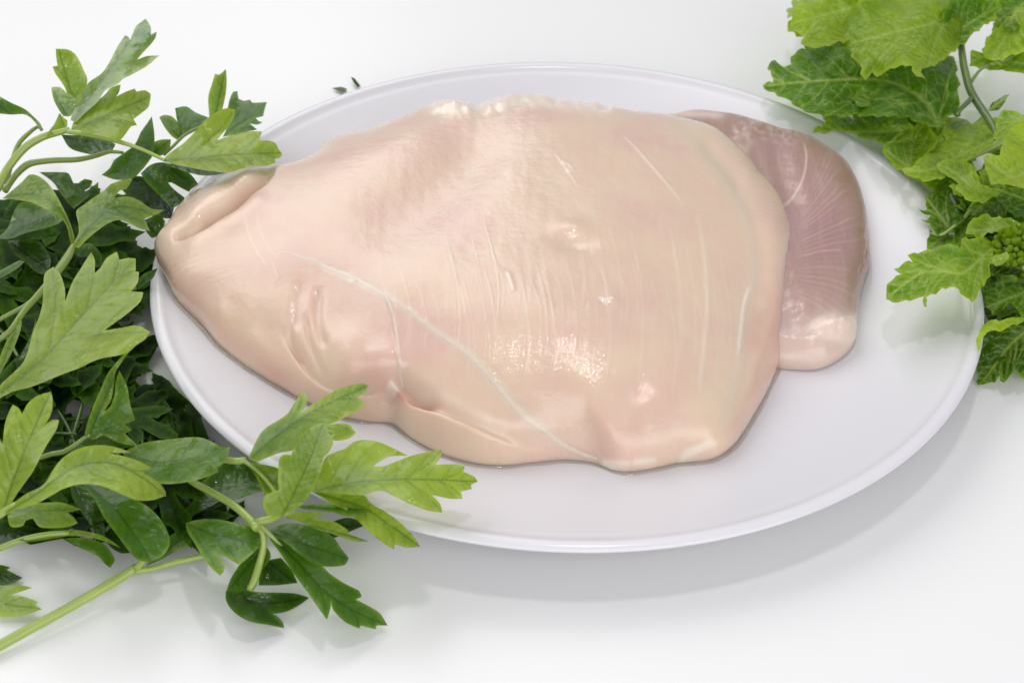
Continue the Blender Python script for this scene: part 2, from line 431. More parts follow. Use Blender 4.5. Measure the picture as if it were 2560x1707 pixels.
# ------------------------------------------------------------------ meat
def surf_z(px, off, it=12):
    """level at which a picture point meets the plate (plus off)"""
    z = 1.5
    for _ in range(it):
        X = unproj([px], z); z = .5 * z + .5 * (float(pz_xy(X)[0]) + off)
    return z
def pillow(outline, heights, cpx, czc, A, nspoke, nring, feats, pw=2.4, fit=4, under=True, iscale=1.5):
    """closed body of meat whose contour is the outline, lying on the plate"""
    O = cV(outline); H = np.array([surf_z(p, -h) if h <= 0 else max(h, surf_z(p, .28)) for p, h in zip(O, heights)])
    ring = catmull(np.hstack([O, H[:, None] * 40]), 8.0, True, 60)
    L = np.r_[0, np.cumsum(np.linalg.norm(np.diff(np.vstack([ring, ring[:1]])[:, :2], axis=0), axis=1))]
    u = np.linspace(0, L[-1], nspoke, endpoint=False); rc = np.vstack([ring, ring[:1]])
    ring = np.stack([np.interp(u, L, rc[:, j]) for j in range(3)], 1)
    sn = np.sin(u / 17.1) * np.sin(u / 53 + 1) + .8 * np.sin(u / 26.3 + 2) * np.sin(u / 91)
    c = cV([cpx])[0]; rv = ring[:, :2] - c; ring[:, :2] += rv / np.linalg.norm(rv, axis=1)[:, None] * (sn * .45)[:, None]
    tgt = ring[:, :2].copy(); cur = tgt.copy(); ze = ring[:, 2] / 40
    rr = 1 - (1 - np.linspace(0, 1, nring + 1)[1:]) ** 1.35
    C3 = unproj([c], czc)[0]
    ang = lambda q: np.arctan2(q[:, 1] - c[1], q[:, 0] - c[0])
    NB = 360
    kk_ = np.exp(-(np.arange(-(nspoke // 6), nspoke // 6 + 1) / (nspoke * .055)) ** 2); kk_ /= kk_.sum(); hw = len(kk_) // 2
    cs_ = lambda a: np.convolve(np.r_[a[-hw:], a, a[:hw]], kk_, 'valid')
    wr = np.clip((rr - .62) / .38, 0, 1) ** 1.5; wr = wr * wr * (3 - 2 * wr)
    def prof():
        E = unproj(cur, ze)
        Es = np.stack([cs_(E[:, 0]), cs_(E[:, 1])], 1)
        Er = Es[None] + (E[:, :2] - Es)[None] * wr[:, None, None]
        P = C3[None, None, :2] + (Er - C3[None, None, :2]) * rr[:, None, None]
        zs = cs_(ze); zr = zs[None] + (ze - zs)[None] * wr[:, None]
        zz = zr + (czc - A - zr) * (1 - rr[:, None] ** iscale) + A * (1 - rr[:, None] ** pw) ** .5
        return np.dstack([P, zz])
    for it in range(fit):
        X = prof().reshape(-1, 3); q = proj(X); a = ang(q); rad = np.linalg.norm(q - c, axis=1)
        bi = ((a + np.pi) / (2 * np.pi) * NB).astype(int) % NB
        got = np.zeros(NB); np.maximum.at(got, bi, rad)
        ta = ang(tgt); tr = np.linalg.norm(tgt - c, axis=1); o = np.argsort(ta)
        want = np.interp((np.arange(NB) + .5) / NB * 2 * np.pi - np.pi, ta[o], tr[o], period=2 * np.pi)
        ratio = want / np.maximum(got, 1)
        k = np.ones(9) / 9; k = np.ones(19) / 19; ratio = np.convolve(np.r_[ratio[-9:], ratio, ratio[:9]], k, 'valid')
        ca = ang(cur); rb = ratio[((ca + np.pi) / (2 * np.pi) * NB).astype(int) % NB]
        cur = c + (cur - c) * rb[:, None]
    X = prof(); nr, ns = X.shape[:2]
    flat = X.reshape(-1, 3).copy(); q = proj(flat)
    rads = np.repeat(rr, ns)
    attrs = {k: np.zeros(len(flat)) for k in ('fat', 'pink', 'yellow')}
    dz = feats(q, rads, attrs, flat)
    flat[:, 2] += dz
    top = flat.copy()
    # underside: tucked in, down to the plate
    rings = [top.reshape(nr, ns, 3)[-1]]
    E = rings[0]; extra = []
    for s_, f_ in ((.998, .3), (.995, .6), (.991, .85), (.985, .97), (.96, 1.0), (.6, 1.0), (.2, 1.0)):
        R_ = E.copy(); R_[:, :2] = C3[:2] + (E[:, :2] - C3[:2]) * s_
        pzv = pz_xy(R_) + .02
        R_[:, 2] = np.maximum(E[:, 2] + (pzv - E[:, 2]) * f_, pzv); R_[:, 2] = np.where(E[:, 2] < pzv, pzv, R_[:, 2]); extra.append(R_)
    lowC = np.array([[C3[0], C3[1], float(pz_xy(C3[None])[0]) + .02]])
    cen = np.array([[C3[0], C3[1], top[:ns, 2].mean()]])
    V = np.vstack([top] + extra + [cen, lowC]); nrr = nr + len(extra)
    i = np.arange(nrr - 1)[:, None] * ns; k = np.arange(ns)[None]; k2 = (k + 1) % ns
    Fq = np.stack([i + k, i + ns + k, i + ns + k2, i + k2], -1).reshape(-1, 4)
    # the outline runs clockwise in the picture: check winding by height of the first normal
    tri = []
    ci, li = len(V) - 2, len(V) - 1; last = (nrr - 1) * ns
    tris = [(ci, a, (a + 1) % ns, (a + 1) % ns) for a in range(ns)]
    v0, v1, v2 = V[Fq[0][0]], V[Fq[0][1]], V[Fq[0][2]]
    up = np.cross(v1 - v0, v2 - v0)[2] > 0
    if not up: Fq = Fq[:, ::-1]
    F = [tuple(map(int, f)) for f in Fq]
    capt = [(ci, a, (a + 1) % ns) if up else (ci, (a + 1) % ns, a) for a in range(ns)]
    capb = [(li, last + (a + 1) % ns, last + a) if up else (li, last + a, last + (a + 1) % ns) for a in range(ns)]
    for kk in attrs:
        a_ = attrs[kk]; lastring = a_.reshape(nr, ns)[-1]
        attrs[kk] = np.clip(np.concatenate([a_] + [lastring] * len(extra) + [a_[:1], a_[:1]]), 0, 1)
    return V, F + capt + capb, attrs
def ridge(q, line, sig, amp, taper=True, conv=cV, side=0, power=2):
    if not callable(sig) and sig >= 16 and taper:      # broad ones: a smooth sum of swellings along the line
        L = catmull(conv(line), sig * .45 * 1.088); sg = sig * 1.088; out = np.zeros(len(q)); nrm = 0
        lo = L.min(0) - sg * 3.2; hi = L.max(0) + sg * 3.2; idx = np.where(((q > lo) & (q < hi)).all(1))[0]
        acc = np.zeros(len(idx))
        for p in L: acc += np.exp(-((q[idx] - p) ** 2).sum(1) / sg ** 2)
        out[idx] = amp * np.minimum(acc / max(1.0, min(len(L), 1.772 / .45)), 1.25); return out
    line = catmull(conv(line), 12); sm = sig(1.0) if callable(sig) else sig; lo = line.min(0) - sm * 5; hi = line.max(0) + sm * 5
    m = ((q > lo) & (q < hi)).all(1); out = np.zeros(len(q)); idx = np.where(m)[0]
    d, t = seg_dist(q[idx], line)
    w_ = np.ones_like(t)
    if taper: w_ = np.clip(np.minimum(t, 1 - t) / .22, 0, 1); w_ = w_ * w_ * (3 - 2 * w_)
    s_ = sig(t) if callable(sig) else sig
    out[idx] = amp * w_ * np.exp(-np.abs(d / s_) ** power); return out
def step_edge(q, line, width, amp, reach, conv=cV):
    """a fold: the left side of the line (in drawing order) drops by amp next to the line and recovers over reach"""
    line = catmull(conv(line), 12); out = np.zeros(len(q)); lo = line.min(0) - reach * 3; hi = line.max(0) + reach * 3
    idx = np.where(((q > lo) & (q < hi)).all(1))[0]; P = q[idx]
    best = np.full(len(P), 1e9); sgn = np.zeros(len(P)); tt = np.zeros(len(P)); n = len(line) - 1
    for i in range(n):
        a, b = line[i], line[i + 1]; ab = b - a; t = np.clip((P - a) @ ab / (ab @ ab + 1e-9), 0, 1)
        v = P - a - t[:, None] * ab; d = np.linalg.norm(v, axis=1); m = d < best
        best[m] = d[m]; sgn[m] = np.sign(ab[0] * v[m, 1] - ab[1] * v[m, 0]); tt[m] = (i + t[m]) / n
    sd = best * sgn
    w_ = np.clip(np.minimum(tt, 1 - tt) / .2, 0, 1); w_ = w_ * w_ * (3 - 2 * w_)
    s_ = 1 / (1 + np.exp(np.clip(sd / width * 3, -30, 30)))        # ~1 on the negative side
    out[idx] = -amp * w_ * s_ * np.exp(-(np.minimum(sd, 0) / reach) ** 2); return out

OUT_B = [(347,565),(362,545),(385,520),(402,488),(440,430),(468,410),(510,400),(560,394),(630,385),(720,340),(830,300),(930,266),(985,240),(1015,230),(1045,233),(1080,238),(1120,228),(1160,217),(1200,215),(1240,218),(1290,225),(1340,232),(1400,240),(1480,255),(1560,264),(1640,290),(1690,325),(1740,380),(1760,410),(1795,450),(1822,505),(1838,570),(1836,640),(1825,720),(1800,800),(1770,880),(1720,970),(1690,1015),(1650,1042),(1600,1050),(1560,1054),(1520,1064),(1470,1072),(1420,1071),(1365,1056),(1290,1050),(1220,1056),(1150,1062),(1080,1055),(1000,1030),(940,998),(905,970),(885,963),(830,960),(750,940),(660,892),(600,855),(540,815),(490,772),(450,722),(400,668),(372,630),(352,595)]
HGT_B = [3.0,3.05,3.1,3.1,3.1,3.1,3.1,3.1,3.2,3.3,3.4,3.5,3.6,3.7,3.7,3.6,3.6,3.7,3.7,3.7,3.6,3.6,3.5,3.3,3.2,3.0,2.9,2.8,2.7,2.6,2.5,2.4,2.2,2.0,1.75,1.5,1.3,1.2,1.15,1.1,1.1,1.1,1.1,1.1,-.22,-.2,-.2,-.2,-.2,-.2,-.2,-.2,-.2,-.2,-.22,-.25,-.3,-.3,-.35,-.4,-.4,-.4,-.4]
TENDON = [(640,578),(672,582),(700,594),(725,598),(748,612),(800,632),(860,663),(930,708),(1000,760),(1060,800),(1110,848),(1160,905),(1200,948),(1250,988),(1310,1030),(1372,1054)]
def smooth_noise(q, s, seed):
    r = np.random.RandomState(seed); o = np.zeros(len(q))
    for i in range(7):
        a = r.uniform(0, 2 * np.pi); f = r.uniform(.7, 1.5) / s; o += np.sin((q[:, 0] * np.cos(a) + q[:, 1] * np.sin(a)) * f * 2 * np.pi + r.uniform(0, 6.28))
    return o / 7
rsf = random.Random(3)
STRI = []
for i in range(46):
    x0 = 860 + i * 17.5 + rsf.uniform(-7, 7); y0 = 470 + rsf.uniform(0, 150) + max(0, (1000 - x0)) * .35; y1 = rsf.uniform(720, 930)
    y1 = min(y1, 640 + (x0 - 800) * .62 + 110) if x0 < 1250 else y1
    bow = 48 - abs(i - 20) * .35
    pts = []
    for k in range(7):
        t = k / 6; y = y0 + (y1 - y0) * t; pts.append((x0 + bow * math.sin(min(1.25, t * 1.15 + .05) * math.pi * .55) - 22 * max(0, t - .55), y))
    STRI.append((pts, rsf.uniform(1.6, 3.0), rsf.uniform(.15, .6)))
for x0, y0, y1 in ((1205, 560, 900), (1268, 600, 900), (1130, 590, 860), (1470, 500, 900), (1555, 480, 880), (1395, 560, 900)):
    STRI.append(([(x0 - 25, y0), (x0, (y0 * 2 + y1) / 3), (x0 + 8, (y0 + y1 * 2) / 3), (x0 - 6, y1)], 3.4, .5))

TILTS = [((1315, 542), 0.55, 0.05, 0.48, (0.1, -1.45)), ((1480, 912), 0.6, 0.19, -0.08, (2.09, -7.55)), ((520, 715), 0.35, -0.42, -0.14, (-10.15, -4.01)), ((600, 770), 0.4, -0.42, -0.2, (-9.01, -4.96)), ((815, 815), 0.45, -0.4, -0.42, (-6.15, -6.24)), ((1200, 940), 0.35, 0.11, -0.28, (-1.33, -7.88)), ((1400, 690), 0.22, 0.3, 0.12, (1.15, -4.36))]
def feats_breast(q, r, at, X):
    dz = np.zeros(len(q)); inn = np.clip((1 - r) / .05, 0, 1)
    # broad relief
    dz += ridge(q, [(1130,310),(1070,380),(980,450),(900,520),(840,560)], 72, -.27)
    dz += ridge(q, [(720,430),(820,400),(960,330)], 75, .16)
    dz += ridge(q, [(700,640),(800,690),(840,780)], 70, -.20)
    # fold at the left end: pocket behind the slit
    slit = [(640,384),(612,420),(580,448),(545,482),(500,510),(460,535),(425,549),(392,551)]
    dz += step_edge(q, slit[::-1], 3.4, .85, 22)
    dz += ridge(q, [(600,460),(520,520),(440,565)], 26, .15)
    dz += ridge(q, [(580,408),(510,440),(440,500)], 26, .22)
    at['yellow'] += ridge(q, [(625,395),(560,440),(480,500),(420,545)], 30, .7); at['pink'] += ridge(q, [(610,420),(545,476),(500,504),(440,540)], 15, .9)
    # lower left lobe, creases and bulges
    dz += ridge(q, [(800,790),(850,835),(900,850)], 52, .42)
    dz += step_edge(q, [(655,760),(690,800),(720,850),(750,885),(800,902),(870,895),(915,890)][::-1], 9, -.02, 20)
    dz += ridge(q, [(640,740),(680,800),(715,850),(755,888),(830,900),(905,893)], 13, -.24)
    dz += ridge(q, [(700,700),(712,780),(740,850),(765,880)], 9, -.11)
    dz += ridge(q, [(668,735),(672,790),(700,830)], 7, -.10)
    dz += ridge(q, [(735,640),(728,720),(748,810)], 14, -.12)
    dz += ridge(q, [(690,650),(680,740)], 16, -.09)
    dz += ridge(q, [(560,800),(640,860),(740,905),(830,930)], 26, .16)
    dz += ridge(q, [(915,875),(950,890),(990,915)], 16, -.34)
    dz += ridge(q, [(885,930),(900,900)], 14, -.20)
    dz += ridge(q, [(1000,960),(1080,1000),(1180,1025)], 34, .15)
    # step where the upper lobe lies over the lower one, beside the tendon
    dz += step_edge(q, [(930,880),(1020,915),(1110,960),(1190,1005),(1260,1040),(1340,1060)], 12, .0, 50)
    dz += ridge(q, [(940,905),(1040,945),(1130,985),(1200,1020),(1290,1050)], 18, -.22)
    # membrane line and tendon
    dz += ridge(q, TENDON, lambda t: 7 + 9 * t, .018)
    dz += ridge(q, [(880,668),(902,720),(914,790),(918,850),(925,888)], 5, .06)
    # right border: fat band and crease
    band = [(1600,330),(1660,400),(1705,480),(1724,560),(1728,640),(1708,720),(1700,790),(1690,860),(1672,940),(1630,1020)]
    dz += ridge(q, [(x + 18, y) for x, y in band], 20, -.075)
    dz += ridge(q, [(1560,280),(1640,340),(1700,420)], 22, -.06)
    dz += ridge(q, [(1732,640),(1712,690),(1704,750),(1694,830)], 5, .035)
    dz += ridge(q, [(1770,520),(1790,600),(1785,720),(1750,830)], 30, .10)
    # ruffled fat along the top
    rf = ridge(q, [(990,250),(1040,243),(1120,240),(1200,228),(1300,236),(1400,248)], 17, 1.0)
    dz += rf * (.12 * smooth_noise(q, 44, 1) + .025 * smooth_noise(q, 24, 11)); at['fat'] += np.clip(rf * 1.2, 0, 1)
    dz += ridge(q, [(1005,246),(1050,243),(1090,250)], 12, .16)
    # bottom fat scraps
    for ln, a_ in (([(1460,1062),(1500,1058)], .10), ([(1570,1048),(1610,1030),(1640,1018)], .13), ([(1390,1062),(1440,1064)], .05)):
        f = ridge(q, ln, 9, 1.0, False); dz += f * a_; at['fat'] += f
    # strings on the surface
    for ln, wd, am in STRI:
        f = ridge(q, ln, wd, 1.0); at['fat'] += f * am * .38; dz += f * am * .012
    for ln, wd, am in (([(1420,300),(1470,350),(1530,420),(1580,480)], 3.5, .5), ([(1270,345),(1300,385),(1330,430)], 3, .25),
                       ([(560,490),(580,560),(620,625)], 3, .3), ([(625,600),(640,640)], 3, .3), ([(590,470),(600,540),(640,600)], 3, .22),
                       ([(1380,680),(1400,690),(1412,680)], 5, .9), ([(1375,680),(1398,700)], 4, .8), ([(1165,620),(1175,650),(1182,672)], 5, .9),
                       ([(1285,370),(1305,378),(1315,392),(1295,392)], 5, .45), ([(800,617),(815,635),(800,640)], 5, .6),
                       ([(1600,470),(1620,600),(1625,720),(1610,860),(1608,930)], 6, .4), ([(1565,1040),(1640,1015)], 7, .5)):
        f = ridge(q, ln, wd, 1.0); at['fat'] += f * am; dz += f * am * .04
    at['fat'] += ridge(q, TENDON, lambda t: 6 + 8 * t, .65) + ridge(q, [(880,668),(902,720),(914,790),(918,850),(925,888)], 5, .65)
    at['fat'] += ridge(q, [(925,885),(1010,905),(1100,950),(1180,1000)], 14, .35)
    at['fat'] += ridge(q, [(890,885),(918,905)], 12, .8) + ridge(q, [(1010,244),(1080,244)], 12, .6); dz += ridge(q, [(892,888),(916,903)], 10, .07, False)
    at['fat'] += ridge(q, band, 13, .30); at['yellow'] += ridge(q, band, 26, .5) + ridge(q, [(1690,860),(1660,960),(1600,1030),(1450,1050)], 60, .35)
    at['fat'] += ridge(q, [(1732,640),(1712,690),(1704,750),(1694,830)], 5, .9)
    at['pink'] += ridge(q, [(900,905),(960,905),(1000,930)], 24, .85) + ridge(q, [(790,870),(890,880)], 26, .35)
    at['pink'] += ridge(q, [(1740,720),(1730,800)], 22, .45) + ridge(q, [(1810,640),(1790,780),(1740,900),(1680,1000)], 32, .35) + ridge(q, [(380,600),(440,690),(540,790),(660,870)], 24, .3) + ridge(q, [(1100,330),(1020,400),(920,490)], 70, .20)  # valley's soft pink shading put into the colour; edges pinker too
    at['pink'] += ridge(q, [(600,855),(700,915),(860,955)], 28, .3)
    # swellings that catch the light
    for p_, s_, gx_, gy_, P0 in TILTS:
        c_ = cV([p_])[0]; dx_ = X[:, 0] - P0[0]; dy_ = X[:, 1] - P0[1]
        dz += (gx_ * dx_ + gy_ * dy_) * np.exp(-(dx_ ** 2 + dy_ ** 2) / (s_ * s_))
    # small uneven swellings
    dz += .035 * smooth_noise(q, 150, 5) + .005 * smooth_noise(q, 46, 6) + .0012 * smooth_noise(q, 20, 8)
    return dz * inn
V, F, AT = pillow(OUT_B, HGT_B, (1130, 620), 4.6, 2.1, 1100, 250, feats_breast, pw=2.9)
breast = thing('chicken_breast', 'large pale pink raw chicken breast lying across the white plate', 'raw chicken', (-1, 0, 1.37))
flesh = make('flesh', V, F, M_FLESH, breast, True, AT)
BV = BVHTree.FromPolygons([tuple(v) for v in V.astype(float)], [tuple(f) for f in F])
def on_surface(bv, px):
    x = (px[0] - 1280) / FPX; y = (853.5 - px[1]) / FPX
    d = Vector(x * RR + y * UU + _d).normalized(); h = bv.ray_cast(Vector(CAM), d)
    return (np.array(h[0]), np.array(h[1])) if h[0] else (None, None)
def ribbon(name, line, widths, high, mat, parent, bv, label=None, conv=cV, wob=.15):
    q = conv(line); A = catmull(np.hstack([q, np.array(widths)[:, None]]), 5.0)
    T = np.gradient(A[:, :2], axis=0); T /= np.linalg.norm(T, axis=1)[:, None] + 1e-9; N = np.stack([-T[:, 1], T[:, 0]], 1)
    prof = [(-1, -.5), (-.7, .3), (-.3, .85), (.1, 1), (.55, .6), (1, -.5)]
    V, F, rows = [], [], 0; rs = random.Random(4)
    for i in range(len(A)):
        row = []; wdt = A[i, 2] * (1 + wob * math.sin(i * .9) * rs.uniform(.3, 1))
        for s_, h_ in prof:
            p, n = on_surface(bv, A[i, :2] + N[i] * s_ * wdt / 2)
            if p is None: row = None; break
            row.append(p + n * (h_ * high * (1 + .3 * rs.uniform(-1, 1))))
        if row:
            V += row; rows += 1
    m = len(prof)
    F = [(i*m+k, (i+1)*m+k, (i+1)*m+k+1, i*m+k+1) for i in range(rows - 1) for k in range(m - 1)]
    V = np.array(V); f = F[len(F) // 2]
    if (np.cross(V[f[1]] - V[f[0]], V[f[2]] - V[f[0]]) @ (CAM - V[f[0]])) < 0: F = [x[::-1] for x in F]
    return make(name, V, F, mat, parent, True, None, {'label': label} if label else None)
ribbon('tendon', TENDON, [3,4,5,5,8,12,10,9,11,14,13,17,20,16,15,8], .0025, M_FAT, breast, BV, 'thin pale tendon running slantwise over the breast')
ribbon('tendon', [(872,662),(902,720),(914,790),(918,850),(925,888)], [3,5,5,6,5], .002, M_FAT, breast, BV, 'fine side branch of the pale tendon')
def blob(name, px, rx, ry, hgt, mat, parent, bv, seed, lift=.0, conv=cV, props=None):
    """small uneven lump seated in the surface"""
    rs = np.random.RandomState(seed); p, n = on_surface(bv, conv([px])[0])
    t = np.cross(n, UU); t /= np.linalg.norm(t); b = np.cross(n, t)
    V, F = [], []; nu, nv = 28, 10; am = rs.uniform(.75, 1.2, nu)
    am = (am + np.roll(am, 1) + np.roll(am, 2) + np.roll(am, -1)) / 4
    for j in range(nv):
        ph = j / (nv - 1) * math.pi * .62
        for k in range(nu):
            a = 2 * math.pi * k / nu; R_ = math.sin(ph) * am[k] * (1 + .02 * rs.randn())
            V.append(p + t * math.cos(a) * R_ * rx + b * math.sin(a) * R_ * ry + n * (math.cos(ph) * hgt * (1 + .05 * rs.randn() + .08 * math.sin(3 * a + seed)) + lift))
    for j in range(nv - 1):
        for k in range(nu):
            k2 = (k + 1) % nu; F.append((j*nu+k, (j+1)*nu+k, (j+1)*nu+k2, j*nu+k2))
    return make(name, V, F, mat, parent, True, None, props)

OUT_T = [(1420,270),(1500,262),(1560,254),(1620,252),(1680,258),(1740,275),(1790,292),(1830,300),(1865,313),(1905,338),(1945,370),(1972,420),(1990,480),(1994,540),(1998,600),(1985,645),(1975,690),(1970,740),(1966,775),(1945,803),(1910,826),(1870,838),(1820,837),(1780,832),(1720,810),(1660,740),(1600,640),(1520,480),(1430,360)]
HGT_T = [2.6,2.8,2.9,2.9,2.9,2.8,2.7,2.65,2.6,2.5,2.4,2.2,2.1,2.0,1.9,1.7,1.6,1.5,1.35,1.25,1.15,1.1,1.1,1.1,1.1,1.2,1.4,1.8,2.2]
def feats_thigh(q, r, at, X):
    dz = np.zeros(len(q)); rs = random.Random(9); inn = np.clip((1 - r) / .05, 0, 1)
    for i in range(26):        # fibres fanning out from the breast edge
        t = i / 25; a = -1.2 + 1.75 * t; x0, y0 = 1835 - 25 * t, 480 + 190 * t
        ln = 150 + 30 * rs.uniform(-1, 1)
        x1, y1 = x0 + ln * math.cos(a) , y0 + ln * math.sin(a)
        mx, my = (x0 + x1) / 2 + 10, (y0 + y1) / 2 - 8
        f = ridge(q, [(x0, y0), (mx, my), (x1, y1)], rs.uniform(2, 3.6), 1.0); at['fat'] += f * rs.uniform(.03, .24); dz += f * .007
    low = 1 / (1 + np.exp(-(q[:, 1] - cV([(0, 735)])[0][1]) / 44)); at['fat'] += low * .85
    kn = ridge(q, [(1895,752),(1925,745),(1955,758)], 26, 1.0); dz += .26 * kn * (1 + .25 * smooth_noise(q, 30, 3)); at['fat'] += kn * 1.6; dz += ridge(q, [(1850,800),(1900,812)], 22, .10)
    at['fat'] += ridge(q, [(1500,268),(1560,262),(1620,262),(1680,268)], 11, .8)
    at['fat'] += ridge(q, [(1700,300),(1720,330),(1700,360)], 11, .35) + ridge(q, [(1840,310),(1852,360),(1840,420),(1800,470),(1780,480)], 3, .6)
    dz += ridge(q, [(1780,330),(1800,420),(1830,480)], 26, -.12) + ridge(q, [(1740,290),(1700,330),(1735,400)], 16, .10)
    dz += ridge(q, [(1995,480),(1985,600),(1975,700)], 10, .06) * smooth_noise(q, 18, 3)
    dz += ridge(q, [(1960,700),(1870,720),(1800,730)], 26, -.12)
    nz = ridge(q, [(1690,290),(1750,300),(1830,315)], 22, 1.0); dz += nz * .03 * smooth_noise(q, 24, 4); at['fat'] += nz * .25 * (smooth_noise(q, 20, 2) > .12)
    at['pink'] += ridge(q, [(1850,420),(1900,560),(1880,660)], 60, .25)
    at['yellow'] += ridge(q, [(1930,380),(1975,500),(1985,620),(1965,690)], 26, .8)
    dz += .04 * smooth_noise(q, 110, 15) + .018 * smooth_noise(q, 40, 16) + .006 * smooth_noise(q, 17, 18)
    return dz * inn
V2, F2, AT2 = pillow(OUT_T, HGT_T, (1800, 560), 3.1, 1.15, 620, 130, feats_thigh, iscale=2.0)
thigh = thing('chicken_thigh', 'darker purplish raw chicken piece half under the breast, at its right', 'raw chicken', (6.5, 2, 1.4))
make('flesh', V2, F2, M_THIGH, thigh, True, AT2)
BV2 = BVHTree.FromPolygons([tuple(v) for v in V2.astype(float)], [tuple(f) for f in F2])

mj = NT('meat_juice'); set_in(mj.b, Roughness=.04, IOR=1.34, Transmission_Weight=.85, Base_Color=(1, .92, .84, 1))
def juice(V, ns, nr, name_px, parent):
    E = V[(nr - 1) * ns: nr * ns]; c = E.mean(0); rows = []; rsn = np.sin(np.arange(ns) * 2 * np.pi / ns * 23) * .5 + np.sin(np.arange(ns) * 2 * np.pi / ns * 41 + 1) * .5
    for k, (s_, h_) in enumerate(((-.25, .0), (-.05, .07), (.01, .045), (.045, .022), (.07, .003))):
        d = E[:, :2] - c[:2]; u_ = d / np.linalg.norm(d, axis=1)[:, None]
        R_ = E.copy(); R_[:, :2] += u_ * (s_ * (1 + .35 * rsn))[:, None]; R_[:, 2] = pz_xy(R_) + h_ + .006; rows.append(R_)
    W = np.vstack(rows); F = []
    for i in range(len(rows) - 1):
        for k in range(ns):
            k2 = (k + 1) % ns
            if min(W[i*ns+k][0] ** 2 + W[i*ns+k][1] ** 2, 1e9) > 12.3 ** 2: continue
            F.append((i*ns+k, i*ns+k2, (i+1)*ns+k2, (i+1)*ns+k))
    f = F[0]
    if np.cross(W[f[1]] - W[f[0]], W[f[2]] - W[f[0]])[2] < 0: F = [x[::-1] for x in F]
    return make('meat_juice', W, F, mj.m, None, True, None, {'kind': 'stuff', 'label': name_px, 'category': 'meat juice'})
juice(V, 1100, 250, 'thin film of juice on the plate round the large chicken breast', breast)

# ------------------------------------------------------------------ parsley on the left
def sprig(label, z, px, conv=cV, kind='parsley_sprig', cat='parsley', group=None):
    X = unproj(conv([px]), z)[0]; return thing(kind, label, cat, (X[0], X[1], max(TABLE, z)), group)
PG = 'parsley sprigs heaped left of the plate'
def st(parent, conv, P, W, Z, tone=.75, mat=None):
    return tube('stem', P, W, mat or M_STEM, parent, tone, conv=conv, z=Z)

s1 = sprig('tall parsley sprig at the top left, silvery three-lobed leaf pointing up from a bent stalk', 3, (0, 450), group=PG)
st(s1, cA, [(-60,1600),(0,1500),(60,1380),(200,1210),(350,1120),(470,1085),(565,1060)], [24,23,22,22,20,18,15], [3.2,3.5,3.8,4.3,4.6,4.7,4.8], .85)
st(s1, cA, [(540,1075),(700,1095),(900,1140),(1060,1185),(1200,1240),(1345,1310)], [12,14,13,11,10,9], [4.8,4.8,4.7,4.6,4.4,4.3], .85)
leaf(s1, cA, [(575,985),(600,900),(640,800),(720,680),(830,600),(900,500),(950,400),(1020,290),(1045,300),(1065,325),(1110,215),(1135,195),(1190,155),(1230,220),(1232,285),(1280,262),(1270,310),(1235,360),(1160,440),(1120,490),(1200,460),(1300,455),(1240,510),(1170,560),(1080,610),(1000,650),(960,690),(860,740),(800,830),(700,920),(620,1000)], (575,1040), (1190,160), 4.8, 6.0, .62, arch=.25, fold=-.25, gloss=1.4)
leaf(s1, cA, [(580,1060),(600,1000),(700,880),(800,820),(870,760),(900,720),(985,690),(975,750),(950,790),(1030,750),(1100,725),(1115,750),(1185,738),(1232,770),(1225,830),(1210,880),(1150,930),(1090,975),(1120,1025),(1070,1035),(1030,1090),(970,1150),(870,1125),(760,1100),(640,1085)], (575,1065), (1225,790), 4.8, 4.6, .93, arch=.25, tilt=-.15)
leaf(s1, cA, [(715,655),(690,590),(650,500),(610,440),(550,405),(455,400),(458,460),(470,540),(430,545),(450,600),(500,670),(540,740),(560,830),(620,860),(680,760)], (610,850), (480,410), 4.6, 5.8, .84)
leaf(s1, cA, [(420,715),(490,712),(545,760),(610,790),(630,850),(580,950),(520,950),(470,880),(440,820),(425,760)], (560,980), (430,720), 4.7, 5.2, .60, gloss=1.4)
leaf(s1, cA, [(485,925),(525,965),(550,985),(540,1060),(480,1090),(380,1130),(400,1070),(440,1020)], (540,1070), (485,930), 4.7, 4.9, .85, step=7)
leaf(s1, cA, [(1340,1320),(1345,1290),(1400,1240),(1500,1170),(1590,1080),(1680,980),(1760,920),(1850,885),(1920,895),(1910,960),(1870,1030),(1800,1110),(1775,1145),(1900,1105),(2040,1075),(2140,1075),(2130,1110),(2110,1150),(2200,1150),(2250,1170),(2270,1210),(2305,1260),(2290,1290),(2240,1300),(2250,1330),(2180,1355),(2080,1360),(1970,1380),(1870,1410),(1740,1400),(1600,1380),(1450,1350)], (1335,1315), (2290,1250), 4.3, 4.2, .88, arch=.35, tilt=-.1, rib=[(1600,1290),(1950,1260)])
s1b = sprig('narrow green leaf blade entering at the left edge, highest on the left', 4, (0, 260), group=PG)
leaf(s1b, cA, [(-60,760),(0,790),(90,840),(200,890),(270,950),(330,1010),(352,1070),(330,1075),(290,1005),(210,938),(100,938),(0,930),(-60,925)], (345,1075), (-50,850), 4.2, 5.0, .45)
st(s1b, cA, [(345,1060),(300,1040),(190,1130),(140,1200),(95,1330),(50,1500)], [6,9,12,12,12,12], [4.2,4.1,3.9,3.7,3.4,3.0], .6)

